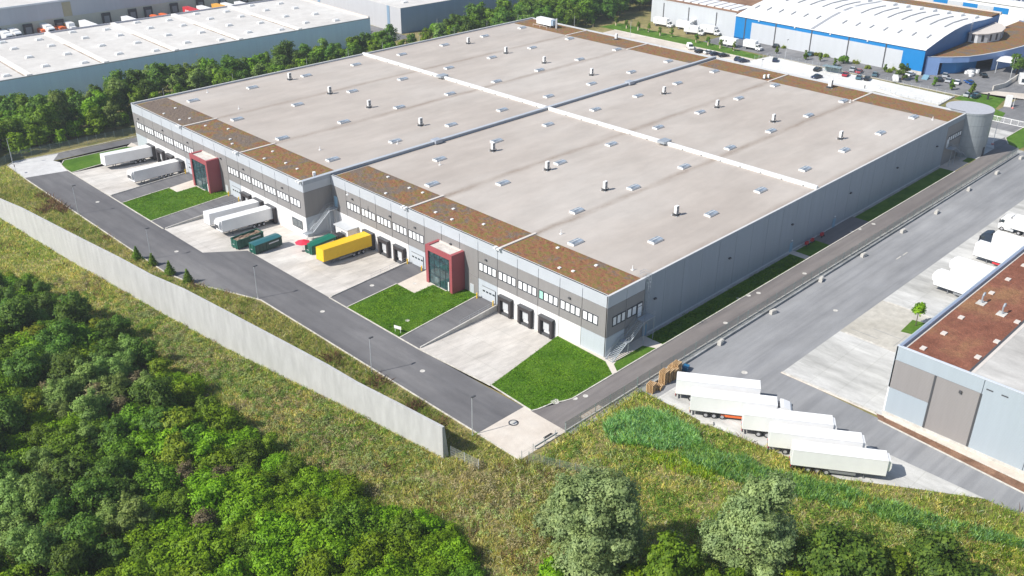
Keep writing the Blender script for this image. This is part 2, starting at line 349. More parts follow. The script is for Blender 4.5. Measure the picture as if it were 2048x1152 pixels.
# kerbs
kb = MB()
def kerb(pts, w=0.22, h=0.14):
    for (x0, y0), (x1, y1) in zip(pts, pts[1:]):
        d = math.hypot(x1-x0, y1-y0); nx, ny = -(y1-y0)/d*w/2, (x1-x0)/d*w/2
        kb.prism([(x0-nx, y0-ny), (x1-nx, y1-ny), (x1+nx, y1+ny), (x0+nx, y0+ny)], 0.0, h, KERBM)
kerb([(-32.0, -10.2), (-32.0, -0.4), (-32.35, 62), (-36.4, 73), (-38.5, 78), (-40.05, 86), (-40.05, 163), (-39.6, 175.2), (-37.3, 177.2), (-26, 175.5), (40, 172.2)])
kerb([(-21.0, 7.9), (-22.05, 25.8), (-22.05, 47.6), (-22.05, 53.4)])
kerb([(-29.7, 107.6), (-29.7, 158), (-29.7, 162), (-29.1, 166), (-27.3, 168.7), (-10, 167.7)])
kerb([(-20.9, 8), (-21.4, -2.3), (-20.3, -2.75), (-17.2, -3.25), (-15.5, -4.15), (-14, -4.65), (139.5, -4.65)])
kerb([(-22, 31.3), (0, 33.3)]); kerb([(-22, 47.7), (-8.6, 48.7)]); kerb([(-29.6, 113.9), (-7.6, 115.7)]); kerb([(-29.6, 129.2), (-16.5, 130.4)])
kerb([(-29.6, 158.1), (-8, 160.1)]); kerb([(18.6, -25.1), (18.7, -42.4)], 0.5); kerb([(17.0, -43.7), (14.9, -68), (12.4, -100)]); kerb([(18.6, -44), (17.4, -66.2), (14.6, -100)])
kerb([(203, 97), (203, 166)]); kerb([(211.7, 97), (211.7, 20)]); kerb([(173, -6), (178, -3.4), (192, -3.4)])
struct('kerb', kb)
# retaining walls beside the ramps (with pipe rails)
def retaining(p, q, left, label):
    t = thing('retaining_wall', label, 'retaining wall', (0, 0, 0), 0, 'retaining walls beside the gate ramps')
    m = MB(); n = 8; P = [(p[0]+(q[0]-p[0])*i/n, p[1]+(q[1]-p[1])*i/n) for i in range(n+1)]
    for a, c in zip(P, P[1:]):
        m.prism([(a[0], a[1]-0.12), (c[0], c[1]-0.12), (c[0], c[1]+0.12), (a[0], a[1]+0.12)], [pz(a[0], left)-.2, pz(c[0], left)-.2, pz(c[0], left)-.2, pz(a[0], left)-.2], 0.22, CONC)
    m.build('wall_body', t)
    r = MB()
    for i in range(4, n+1):
        r.tube((P[i][0], P[i][1], 0.22), (P[i][0], P[i][1], 1.2), 0.025, GALV)
    for z in (0.75, 1.2): r.tube((P[4][0], P[4][1], z), (P[n][0], P[n][1], z), 0.022, GALV)
    r.build('hand_rail', t)
retaining((-21.5, 25.85), (-0.3, 27.6), 0, 'low concrete wall beside the empty yard nearest the corner staircase')
retaining((-21.5, 53.45), (-0.3, 55.0), 0, 'low concrete wall between the yellow trailer yard and the gate ramp')
retaining((-29.2, 107.6), (-7.8, 109.6), 1, 'low concrete wall behind the two white trailers at the middle docks')
retaining((-29.2, 135.7), (-7.8, 137.2), 1, 'low concrete wall beside the far yard with two white trailers')
# manhole covers
mh0 = None
def manhole(px, py, r=0.42, ring=False, z=0.03):
    global mh0
    x, y = at(px, py, z)
    if mh0 is None:
        m = MB(); m.disc((0, 0, 0), 0.46, 0.035, CONC, 14); mh0 = tag(m.build('manhole_cover'), 'round pale manhole cover set in the pavement', 'manhole cover', 'pale round manhole covers'); o = mh0
    else:
        o = mh0.copy(); COL.objects.link(o)
    o.location = (x, y, z); o.scale = (r/0.42,)*2+(1,)
for p in [(645, 623), (744, 571), (845, 742), (353, 503), (195, 404), (829, 567), (1150, 797), (1171, 792), (1609, 547), (1704, 463), (1719, 458), (1747, 448), (1451, 646), (1497, 591), (1517, 586), (1477, 597), (1671, 621), (815, 641), (512, 497)]: manhole(*p)
manhole(1110, 803, 0.7); manhole(1489, 745, 0.5)
m = MB(); m.disc((0, 0, 0), 0.85, 0.03, DGREY, 20, DGREY); m.disc((0, 0, 0.03), 0.6, 0.012, CONC, 20)
o = tag(m.build('manhole_cover'), 'dark ringed manhole cover on the concrete pad by the guard rail', 'manhole cover'); o.location = (*at(1027, 846), 0.04)
# beige grid of covers at the fence foot
m = MB()
for i in range(6):
    for j in range(2): m.disc((-1.9+i*0.76, -0.4+j*0.8, 0), 0.28, 0.03, PAD, 10)
m.box(-2.4, 2.4, -0.85, 0.85, -0.03, 0.004, plain('terracotta_slab', (0.5, 0.4, 0.32)))
o = tag(m.build('drain_cover'), 'rectangular slab of small round covers beside the fence foot', 'drain cover'); o.location = (*at(1186, 826), 0.065); o.rotation_euler = (0, 0, 0)
# ------------------------------------------------------------------ the big warehouse
CLAD = corrugated('dark_grey_cladding', (0.25, 0.24, 0.237), 'Z', 1.6, 0.10, var=0.05)
BAND = plain('pale_blue_grey_panel', (0.47, 0.50, 0.54), 0.45, var=0.05, scale=0.25)
LOWP = corrugated('light_grey_cladding', (0.47, 0.51, 0.55), 'Z', 1.3, 0.07, var=0.04)
DOCKW = plain('white_dock_wall', (0.76, 0.75, 0.74), 0.6, var=0.05, scale=0.3)
SIDEW = corrugated('grey_side_cladding', (0.285, 0.325, 0.37), 'X', 4.0, 0.05, var=0.06, streak=(1, 1, 0.08))
ROOFM = surf('roof_membrane', [(0.415, 0.368, 0.328), (0.45, 0.404, 0.362), (0.485, 0.445, 0.405)], (0.03, 0.16, 4), stretch=(0.45, 1, 1), amt=(0.7, 0.32, 0.12), rough=0.85, joints=(21, 2.05, .03, .5, .93))
def add_valley_dirt(m, lines):
    n, l = m.node_tree.nodes, m.node_tree.links; b = n['Principled BSDF']; src = b.inputs['Base Color'].links[0].from_socket
    tc = n.new('ShaderNodeTexCoord'); sp = n.new('ShaderNodeSeparateXYZ'); l.new(tc.outputs['Object'], sp.inputs[0])
    mp = n.new('ShaderNodeMapping'); mp.inputs['Scale'].default_value = (.35, 1, 1); l.new(tc.outputs['Object'], mp.inputs[0])
    wob = noise(n, l, mp.outputs[0], 0.35, 5, .7); wid = noise(n, l, mp.outputs[0], 0.16, 5, .75)
    acc = None
    def M(op, a, b_=None):
        q = n.new('ShaderNodeMath'); q.operation = op
        for i, v in enumerate((a, b_)):
            if v is None: continue
            if hasattr(v, 'is_linked'): l.new(v, q.inputs[i])
            else: q.inputs[i].default_value = v
        return q.outputs[0]
    off = M('MULTIPLY', M('SUBTRACT', wob, .5), 2.2)
    for y, k in lines:
        dist = M('ABSOLUTE', M('SUBTRACT', M('ADD', sp.outputs[1], off), y))
        mr = n.new('ShaderNodeMapRange'); mr.inputs[1].default_value = 0.1; mr.inputs[2].default_value = 1.5*k; mr.inputs[3].default_value = 1.0; mr.inputs[4].default_value = 0.0; l.new(dist, mr.inputs[0])
        acc = mr.outputs[0] if acc is None else M('MAXIMUM', acc, mr.outputs[0])
    wr = n.new('ShaderNodeMapRange'); wr.inputs[1].default_value = .32; wr.inputs[2].default_value = .62; wr.inputs[3].default_value = .15; l.new(wid, wr.inputs[0])
    fac = M('MULTIPLY', M('MULTIPLY', acc, wr.outputs[0]), .85)
    fine = ramp(n, l, noise(n, l, tc.outputs['Object'], 2.2, 4), [(.3, (.20, .155, .12)), (.7, (.33, .275, .23))])
    l.new(mixc(n, l, fac, src, fine), b.inputs['Base Color'])
add_valley_dirt(ROOFM, [(27.45, 1), (54.9, 1), (82.3, .9), (110.0, 1), (137.75, 1), (0.3, 1.4), (165, 1.0)])
DIRT = surf('roof_valley_dirt', [(0.27, 0.225, 0.19), (0.35, 0.30, 0.26), (0.44, 0.395, 0.36)], (0.25, 0.9, 5), stretch=(0.35, 1, 1), amt=(1, 0.6, 0.3))
SEDUM = None
def sedum(name, off, thr=.575):
    m, n, l, b = _new(name)
    tc = n.new('ShaderNodeTexCoord'); mp = n.new('ShaderNodeMapping'); mp.inputs['Location'].default_value = off
    l.new(tc.outputs['Object'], mp.inputs[0]); v = mp.outputs[0]
    f1 = noise(n, l, v, 0.16, 6, 0.72); f2 = noise(n, l, v, 1.1, 5, 0.75); f3 = noise(n, l, v, 6.0, 3, 0.7)
    veg = ramp(n, l, f2, [(0.30, (0.105, 0.058, 0.036)), (0.40, (0.215, 0.092, 0.055)), (0.47, (0.275, 0.132, 0.078)), (0.54, (0.215, 0.15, 0.06)), (0.61, (0.165, 0.16, 0.045)), (0.75, (0.215, 0.20, 0.06))])
    soil = ramp(n, l, f3, [(0.3, (0.14, 0.11, 0.092)), (0.7, (0.20, 0.162, 0.14))])
    add = n.new('ShaderNodeMath'); add.operation = 'MULTIPLY_ADD'; add.inputs[1].default_value = 0.35; l.new(f2, add.inputs[0]); l.new(f1, add.inputs[2])
    c = mixc(n, l, ramp(n, l, add.outputs[0], [(thr, (0, 0, 0)), (thr+.085, (1, 1, 1))]), soil, veg)
    c = mixc(n, l, 1.0, c, ramp(n, l, f3, [(0.3, (0.7, 0.7, 0.7)), (0.7, (1.25, 1.2, 1.1))]), 'MULTIPLY')
    l.new(c, b.inputs['Base Color']); b.inputs['Roughness'].default_value = 0.95; b.inputs['Specular IOR Level'].default_value = 0.1
    bp = n.new('ShaderNodeBump'); bp.inputs['Strength'].default_value = 0.9; bp.inputs['Distance'].default_value = 0.25
    l.new(f2, bp.inputs['Height']); l.new(bp.outputs[0], b.inputs['Normal'])
    return m
W0, W1, YM, DX, HT = 152.6, 165.5, 82.3, -7.5, 12.5
wh = thing('warehouse', 'huge flat roofed grey warehouse with loading docks and two red glazed entrances', 'warehouse')
ROOFZ = 12.2
def each(name, boxes, mat, parent):
    for q in boxes: MB().box(*q, mat).build(name, parent)
# core volume and roof deck
b = MB()
b.box(0.25, W0-0.25, 0.25, YM, -1.6, ROOFZ-0.1, DGREY)
b.box(DX+0.25, W0-0.25, YM, W1-0.25, -1.6, ROOFZ-0.1, DGREY)
b.build('inner_wall', wh)
def half_roof(y0, y1, x0):
    """deck with shallow falls to the valleys, dirt drifted into them"""
    xs = [x0+0.5, W0-0.5]
    b = MB(); n = 3; bay = (y1-y0)/n; w = 0.9
    b.poly([(xs[0], y0+0.4, ROOFZ), (xs[1], y0+0.4, ROOFZ), (xs[1], y1-0.4, ROOFZ), (xs[0], y1-0.4, ROOFZ)], ROOFM)
    return b
rf = half_roof(0, YM, 0).build('roof', wh)
rf2 = half_roof(YM, W1, DX).build('roof', wh)
# parapets
b = MB()
def para(x0, x1, y0, y1, zt=HT): b.box(x0, x1, y0, y1, ROOFZ-0.3, zt, BAND, plain('parapet_cap', (0.58, 0.58, 0.57), 0.5, var=0.05))
para(0.0, 0.45, 0.45, YM-0.2); para(DX, DX+0.45, YM+0.5, W1-0.5)
para(0.0, W0, 0.0, 0.45, HT-0.05); para(W0-0.45, W0, 0.45, W1-0.5, HT+0.05)
para(DX, W0, W1-0.5, W1, HT+0.15)
b.build('parapet', wh)
BLUEG = plain('blue_grey_flashing', (0.36, 0.39, 0.44), 0.45, var=0.08)
b = MB()
b.box(DX, W0, YM-0.2, YM+0.5, ROOFZ-0.3, HT+0.35, BLUEG)
b.box(DX, W0, YM-0.32, YM+0.62, HT+0.35, HT+0.42, plain('blue_grey_cap', (0.44, 0.47, 0.51), 0.4))
for x in (31, 107): b.box(x, x+2.2, YM-0.9, YM+1.1, HT-0.1, HT+0.75, BLUEG)
b.build('fire_wall', wh)
FWW = plain('white_fire_wall_cap', (0.76, 0.755, 0.74), 0.5, var=0.06)
b = MB()
for y0, y1 in ((0.5, YM-0.33), (YM+0.63, W1-0.2)):
    b.box(72.0, 72.7, y0, y1, ROOFZ-0.1, HT+0.5, FWW); 
    y = y0+3
    while y < y1-3:
        b.box(71.86, 72.0, y, y+0.35, ROOFZ, ROOFZ+0.25, MGREY); y += 5.5
for y in (41.5, 125): b.box(70.8, 73.9, y, y+2.2, HT+0.2, HT+0.75, GALV)
b.build('fire_wall', wh)
# green roofs and kerbs between them
strips = []
ys = [(0.6, 27.2), (28.1, 54.8), (55.7, YM-1.0)]; yl = [(YM+1.0, 109.4), (110.3, 137.2), (138.1, W1-1.2)]
for i, (a, c) in enumerate(ys): strips += [(0.8, 10.0, a, c), (141.4, 151.6, a, c)]
for i, (a, c) in enumerate(yl): strips += [(DX+1.0, 2.6, a, c), (141.4, 151.6, a, c)]
rnd = random.Random(4)
for i, (xa, xb, a, c) in enumerate(strips):
    m = sedum('sedum_roof', (i*13.1, i*7.7, 0), .56 if xa > 100 else {0: .545, 2: .585, 4: .63, 6: .575, 8: .625, 10: .70}[i])
    b = MB()
    nx, ny = 14, 36
    far = xa > 100
    # uneven vegetated surface
    P = [[(xa+(xb-xa)*ix/nx, a+(c-a)*iy/ny, ROOFZ+0.06+(rnd.random()*0.09 if 0 < ix < nx and 0 < iy < ny else 0)) for iy in range(ny+1)] for ix in range(nx+1)]
    for ix in range(nx):
        for iy in range(ny): b.poly([P[ix][iy], P[ix+1][iy], P[ix+1][iy+1], P[ix][iy+1]], m)
    o = b.build('green_roof', wh)
    if far: continue
    for k in range(4):
        x, y = rnd.uniform(xa+1, xb-1), rnd.uniform(a+2, c-2); MB().box(x, x+0.55, y, y+0.55, ROOFZ+0.06, ROOFZ+0.32, WHITE).build('roof_outlet', wh)
PATH = plain('pale_roof_strip', (0.60, 0.55, 0.50), 0.8, var=0.08)
each('roof_kerb', [(xa, xb, y-0.28, y+0.28, ROOFZ, ROOFZ+0.18) for y, q in ((27.65, 0), (55.25, 0), (109.85, 1), (137.65, 1)) for xa, xb in (((DX+.5, 3.2) if q else (0.5, 10.6)), (140.8, W0-.5))], PATH, wh)
# skylights
def skylight_bm():
    m = MB(); m.box(-1.5, 1.5, -0.8, 0.8, 0, 0.42, WHITE)
    G = glassy('skylight_glazing', (0.29, 0.34, 0.40), 0.25)
    z0, z1 = 0.42, 0.62
    m.poly([(-1.5, -.8, z0), (1.5, -.8, z0), (1.3, -.05, z1), (-1.3, -.05, z1)], G); m.poly([(1.5, .8, z0), (-1.5, .8, z0), (-1.3, .05, z1), (1.3, .05, z1)], G)
    m.poly([(-1.3, -.05, z1), (1.3, -.05, z1), (1.3, .05, z1), (-1.3, .05, z1)], WHITE)
    m.poly([(1.5, -.8, z0), (1.5, .8, z0), (1.3, .05, z1), (1.3, -.05, z1)], G); m.poly([(-1.5, .8, z0), (-1.5, -.8, z0), (-1.3, -.05, z1), (-1.3, .05, z1)], G)
    return m
sk0 = None
def skylight(x, y, parent):
    global sk0
    if sk0 is None: sk0 = skylight_bm().build('skylight', parent); o = sk0
    else: o = sk0.copy(); COL.objects.link(o); o.parent = parent
    o.location = (x, y, ROOFZ)
for y in (8.7, 29.3, 51.4, 72.9):
    for x in (24.7, 43.6, 62.4, 81.4, 100.1, 119, 138.2): skylight(x, y, rf)
for y in (19.1, 61.9): skylight(12.9, y, rf)
for y in (90.4, 111.8, 133.2, 156.5):
    for x in (6.4, 25.3, 44, 62.7, 81.3, 100, 118.9, 137.8): skylight(x, y, rf2)
# small vent pipes on the roof
for p in [(695, 390), (795, 288), (880, 330), (1122, 468), (1265, 540), (1700, 205), (1865, 240), (415, 185), (478, 218), (1320, 95), (640, 300)]:
    x, y = at(p[0], p[1], ROOFZ); MB().tube((x, y, ROOFZ), (x, y, ROOFZ+0.9), 0.09, WHITE, 6).box(x-.25, x+.25, y-.25, y+.25, ROOFZ, ROOFZ+.1, WHITE).build('vent_pipe', rf)
for x in (2, 24, 50, 66, 80, 96, 112, 128, 144): MB().tube((x, W1-.7, HT), (x, W1-.7, HT+2.6), 0.035, LGREY, 5).build('lightning_rod', rf2)
# facade of the dock side ------------------------------------------------
JT = 0.06
yr = [0.0, 5.9, 11.35, 16.8, 22.3, 27.7, 33.2, 38.6, 44.1, 49.5, 55.0, 60.4, 65.9, 71.4, 76.8, YM]
yl = [YM, 88.3, 93.7, 99.2, 104.6, 110.1, 115.6, 121.0, 126.5, 132.0, 137.4, 142.9, 148.3, 153.8, 159.2, W1]
def panels(name, ylist, idx, x, z0, z1, mat, th=0.14):
    b = MB(); last = None
    for k in idx:
        if last is not None and k != last+1: b.build(name, wh); b = MB()
        b.box(x-0.02, x+0.25, ylist[k]+JT, ylist[k+1]-JT, z0, z1, mat); last = k
    b.build(name, wh)
allk = range(15)
panels('facade_band', yr, allk, 0, 10.08, 12.5, BAND); panels('facade_band', yl, allk, DX, 10.08, 12.5, BAND)
panels('facade_cladding', yr, allk, 0, 4.04, 10.02, CLAD); panels('facade_cladding', yl, allk, DX, 4.04, 10.02, CLAD)
panels('dock_wall', yr, [1, 2, 3, 4, 10, 11, 12, 13, 14], 0, -1.5, 3.98, DOCKW); panels('dock_wall', yl, [0, 1, 2, 3, 4, 10, 11, 12, 13], DX, -1.5, 3.98, DOCKW)
panels('gate_wall', yr, [5, 9], 0, -0.4, 3.98, LOWP); panels('gate_wall', yl, [5, 9, 14], DX, -0.4, 3.98, LOWP); panels('corner_wall', yr, [0], 0, -0.1, 3.98, LOWP)
panels('facade_cladding', yr, [6, 7, 8], 0, -0.2, 3.98, CLAD); panels('facade_cladding', yl, [6, 7, 8], DX, -0.2, 3.98, CLAD)
# small lamps on the cladding
each('wall_lamp', [(-0.35, -0.02, y, y+0.45, 8.75, 9.0) for y in (8.6, 30.6, 41, 52.2, 60.6, 74)]+[(DX-.35, DX-.02, y, y+0.45, 8.75, 9.0) for y in (90.7, 107.5, 118, 134.5, 148, 162)]+[(x, x+0.6, -0.4, -0.02, 6.9, 7.15) for x in (13.4, 37.9, 62, 88, 112, 135)], DGREY, wh)
each('floodlight', [(xx-0.75, xx+.1, y+d, y+d+.6, 12.45, 12.8) for xx, y in ((0, 27.0), (0, 55.0), (DX, 82.9), (DX, 109.6), (DX, 137.4)) for d in (-.35, .6)], WHITE, wh)
# window strips
FRAME = plain('anthracite_frame', (0.035, 0.042, 0.055), 0.5)
def blind_mat():
    m, n, l, b = _new('white_blind_pane'); g = n.new('ShaderNodeNewGeometry')
    l.new(ramp(n, l, g.outputs['Random Per Island'], [(0, (.62, .66, .70)), (.25, (.78, .80, .82)), (1, (.86, .86, .86))]), b.inputs['Base Color']); b.inputs['Roughness'].default_value = .15; return m
BLIND = blind_mat()
GREENP = plain('green_pane', (0.35, 0.66, 0.55), 0.25)
def window(x, y0, y1, n, z0=5.85, z1=7.75, green=None):
    f = MB()
    f.box(x-0.07, x, y0, y1, z0, z0+0.16, FRAME); f.box(x-0.07, x, y0, y1, z1-0.16, z1, FRAME)
    w = (y1-y0)/n
    for i in range(n+1):
        yc = y0+i*w; h = 0.15
        f.box(x-0.07, x, max(y0, yc-h), min(y1, yc+h), z0+.16, z1-.16, FRAME)
    fo = f.build('window', wh)
    p = MB()
    for i in range(n): p.box(x-0.035, x-0.021, y0+i*w+0.14, y0+(i+1)*w-0.14, z0+.15, z1-.15, GREENP if green == i else BLIND)
    p.build('pane', fo)
for k, n, g in [(0, 3, None), (1, 4, None), (2, 4, 3), (3, 4, None), (4, 4, None), (5, 4, None), (9, 4, None), (10, 4, None), (11, 4, None), (12, 4, None), (13, 4, None)]:
    window(-0.02, yr[k]+(2.0 if n == 3 else 0.3), yr[k+1]-0.25, n, green=g)
for k, n in [(0, 3), (1, 4), (2, 4), (3, 4), (4, 4), (5, 4), (9, 4), (10, 4), (11, 4), (12, 4), (13, 4), (14, 3)]:
    window(DX-0.02, yl[k]+(1.7 if k == 0 else 0.3), yl[k+1]-(1.6 if k == 14 else .25), n)
f = MB(); f.box(DX-0.1, DX-.02, 83.9, 88.0, 0.5, 2.6, FRAME); fo = f.build('window', wh)
f = MB(); f.box(DX-0.115, DX-.1, 84.1, 85.9, 0.7, 2.4, glassy('grey_glass', (0.14, 0.16, 0.17))); f.box(DX-0.115, DX-.1, 86.05, 87.8, 0.7, 2.4, MATS['grey_glass']); f.build('pane', fo)
# dock shelters
SHELT = plain('charcoal_shelter', (0.042, 0.036, 0.038), 0.75, var=0.15)
def dock(x, yc, z=-1.0):
    m = MB(); w = 1.75; d = 0.85; t = z+3.75
    m.box(x-d, x-.02, yc-w, yc-w+0.55, z, t, SHELT); m.box(x-d, x-.02, yc+w-0.55, yc+w, z, t, SHELT)
    m.box(x-d, x-.02, yc-w+.55, yc+w-.55, t-0.75, t, SHELT); m.box(x-d-.1, x-.02, yc-w-.05, yc+w+.05, t, t+.1, DGREY)
    s = m.build('dock_shelter', wh)
    m = MB(); m.box(x-0.16, x-.03, yc-w+.55, yc+w-.55, z+0.9, t-.75, DGREY)
    m.box(x-0.2, x-.16, yc-0.45, yc+w-.75, z+0.85, t-1.05, LGREY); m.build('dock_door', s)
    m = MB(); m.box(x-0.6, x-.03, yc-1.1, yc+1.1, z-0.3, z+0.22, DGREY)
    for yy in (yc-1.45, yc+1.0): m.box(x-0.7, x-.03, yy, yy+0.45, z-0.3, z+0.5, BLACK)
    m.build('dock_bumper', s)
for yc in (14.1, 19.6, 25.05, 57.7, 63.1, 68.6): dock(0, yc)
for yc in (96.4, 101.9, 107.3, 140.2, 145.6, 151.0, 156.5): dock(DX, yc)
# gates with door windows
def gate(x, y0, y1):
    m = MB(); G = plain('gate_panel_grey', (0.50, 0.535, 0.57), 0.5, var=0.04)
    for k in range(5): m.box(x-0.07, x-.02, y0, y1, -0.25+k*0.6, 0.33+k*0.6, G)
    m.box(x-.12, x-.02, y0-0.15, y0, -0.25, 2.75, FRAME); m.box(x-.12, x-.02, y0, y1, 2.75, 2.87, MGREY)
    g = m.build('gate', wh)
    p = MB()
    for i in range(4):
        c = y0+(y1-y0)*(i+.5)/4; p.box(x-.085, x-.07, c-.33, c+.33, 1.6, 1.95, GLASS)
    p.build('gate_window', g)
gate(0, 28.3, 32.0); gate(0, 50.2, 54.0); gate(DX, 110.7, 114.4); gate(DX, 132.6, 136.3)
m = MB(); m.box(-0.08, -.02, 34.5, 35.6, -0.15, 2.0, LGREY); m.box(-0.085, -.08, 34.6, 35.5, -.1, 1.9, LOWP); m.build('door', wh)
m = MB(); m.box(DX-0.08, DX-.02, 116.6, 117.7, -0.15, 2.0, LGREY); m.build('door', wh)
# red entrance towers
RMAT = plain('oxide_red_render', (0.33, 0.075, 0.085), 0.6, var=0.05, scale=0.5)
ROOFT = surf('tower_roof_membrane', [(0.5, 0.46, 0.42), (0.56, 0.52, 0.48), (0.6, 0.57, 0.53)], (0.3, 1, 6))
def tower(x, y0, y1):
    xf = x-3.5; m = MB(); zt = 8.6; zb = -0.3
    m.box(xf, x-.03, y0, y0+0.75, zb, zt, RMAT); m.box(xf, x-.03, y1-0.75, y1, zb, zt, RMAT)
    m.box(xf, x-.03, y0+.75, y1-.75, zt-1.15, zt-0.25, RMAT); m.box(xf, xf+0.3, y0+.75, y1-.75, zt-.25, zt, RMAT)
    m.box(x-.4, x-.03, y0+.75, y1-.75, zt-.25, zt, PATH)
    t = m.build('entrance_tower', wh)
    m = MB(); m.poly([(xf+.3, y0+.75, zt-.22), (x-.4, y0+.75, zt-.22), (x-.4, y1-.75, zt-.22), (xf+.3, y1-.75, zt-.22)], ROOFT); m.build('tower_roof', t)
    g = MB(); gl = glassy('entrance_glass', (0.03, 0.075, 0.085), 0.05, 0.8); a, c = y0+.75, y1-.75
    n = 4; w = (c-a)/n
    g.box(xf+0.32, xf+0.36, a, c, zb, zt-1.15, gl); go = g.build('glazing', t)
    g = MB()
    for i in range(n+1): g.box(xf+0.27, xf+.32, max(a, a+i*w-.04), min(c, a+i*w+.04), zb, zt-1.15, FRAME)
    for z in (2.3, 4.4, 6.0): g.box(xf+0.275, xf+.32, a, c, z, z+.09, FRAME)
    g.build('mullion', go)
    # staircase visible behind the glass front
    s = MB()
    s.prism([(xf+0.22, a+.5), (xf+0.31, a+.5), (xf+.31, a+.8), (xf+.22, a+.8)], 0.2, 2.2, WHITE)
    s.build('entrance_sign', t)
    d = MB(); d.box(xf+0.2, xf+.27, a+2*w+.06, a+3*w-.06, zb, 2.1, glassy('door_glass', (0.10, 0.15, 0.16))); d.build('door', t)
tower(0, 37.2, 45.2); tower(DX, 119.4, 127.8)
# white paned glass reflections come from real light; inside stair of the right tower
# long side wall
b = MB(); x = 10.6; W = (140.8-10.6)/22
for i in range(22): b.box(x+i*W+.03, x+(i+1)*W-.03, -0.02, 0.25, -0.1, 12.44, SIDEW)
b.box(11, 140.8, -0.05, -0.02, -0.1, 0.45, LGREY)
b.build('side_wall', wh)
b = MB(); b.box(-0.02, 5.2, -0.02, 0.25, 10.08, 12.44, BAND); b.box(5.3, 10.5, -0.02, .25, 10.08, 12.44, BAND); b.build('facade_band', wh); MB().box(140.9, 152.6, -0.02, .25, 11.0, 12.44, SIDEW).build('facade_band', wh)
b = MB(); b.box(-0.02, 5.2, -0.02, .25, 4.04, 10.02, CLAD); b.box(5.3, 10.5, -.02, .25, 4.04, 10.02, CLAD); b.box(5.3, 10.5, -.02, .25, -0.1, 3.98, CLAD); b.build('facade_cladding', wh); MB().box(140.9, 152.6, -.02, .25, -0.1, 10.95, CLAD).build('facade_cladding', wh)
b = MB(); b.box(-0.02, 5.2, -.02, .25, -0.1, 3.98, LOWP); b.build('corner_wall', wh)
def side_window(x0, x1, n, z0=5.75, z1=7.8):
    f = MB(); w = (x1-x0)/n
    f.box(x0, x1, -.1, -.02, z0, z0+.2, FRAME); f.box(x0, x1, -.1, -.02, z1-.2, z1, FRAME)
    for i in range(n+1): f.box(max(x0, x0+i*w-.16), min(x1, x0+i*w+.16), -.1, -.02, z0+.2, z1-.2, FRAME)
    fo = f.build('window', wh); p = MB()
    for i in range(n): p.box(x0+i*w+.15, x0+(i+1)*w-.15, -.05, -.025, z0+.19, z1-.19, BLIND)
    p.build('pane', fo)
side_window(1.5, 5.2, 3); side_window(5.6, 8.4, 2); side_window(142.2, 151, 6, 6.4, 8.0)
f = MB(); f.box(8.5, 10.0, -.1, -.02, 4.9, 7.9, FRAME); f.box(8.7, 9.8, -.14, -.1, 4.95, 7.0, BLIND); f.box(8.7, 9.8, -.14, -.1, 7.15, 7.6, BLIND); f.build('door', wh)
f = MB(); f.box(142.0, 143.2, -.12, -.02, 4.9, 7.2, WHITE); f.build('door', wh)
for xx in (63.4, 82.4):
    f = MB(); f.box(xx-.6, xx+.6, -.1, -.02, 0.0, 2.3, plain('blue_grey_door', (0.24, 0.38, 0.5), 0.5)); f.box(xx-.2, xx+.2, -.2, -.02, 2.7, 2.9, WHITE); f.build('door', wh)
f = MB(); f.box(10.8, 11.9, -.1, -.02, 0.0, 2.3, MATS['blue_grey_door']); f.build('door', wh)
# notch wall between the halves (faces the yard)
b = MB(); b.box(DX+.02, -.02, YM-.02, YM+.2, 10.08, 12.5, BAND); b.build('facade_band', wh)
b = MB(); b.box(DX+.02, -.02, YM-.02, YM+.2, 4.04, 10.02, CLAD); b.build('facade_cladding', wh)
b = MB(); b.box(DX+.02, -.02, YM-.02, YM+.2, -1.5, 3.98, LOWP); b.build('corner_wall', wh)
b = MB(); b.box(-0.12, -.02, 80.2, 81.4, 5.0, 7.6, plain('pale_blue_door', (0.33, 0.52, 0.66), .5)); b.build('door', wh)
# ladder cage by the near corner
b = MB()
for s in (-.3, .3): b.tube((10.9+s, -.15, 0.5), (10.9+s, -.15, 13.4), .03, GALV, 5); b.tube((10.9+s, -.75, 3), (10.9+s, -.75, 13.4), .02, GALV, 4)
for i in range(44): b.tube((10.6, -.15, .6+i*.29), (11.2, -.15, .6+i*.29), .018, GALV, 4)
for i in range(14):
    z = 3+i*.78
    pts = [(10.6, -.15), (10.5, -.5), (10.7, -.8), (11.1, -.8), (11.3, -.5), (11.2, -.15)]
    for p, q in zip(pts, pts[1:]): b.tube((p[0], p[1], z), (q[0], q[1], z), .022, GALV, 4)
for p, q in (((10.2, -.2), (10.2, 1.2)), ((11.6, -.2), (11.6, 1.2)), ((10.2, 1.2), (11.6, 1.2))):
    for z in (12.9, 13.4): b.tube((p[0], p[1], z), (q[0], q[1], z), .03, GALV, 4)
b.build('ladder_cage', wh)
# canopy and dock hut in the yard notch
b = MB(); b.box(-3.2, -.05, 72.6, 78.0, 2.35, 2.6, LGREY); b.box(-2.9, -.05, 73.0, 77.6, -1.3, 2.35, DOCKW); b.box(-2.95, -2.9, 73.6, 75.6, -1.2, 1.6, MGREY); b.build('dock_hut', wh)
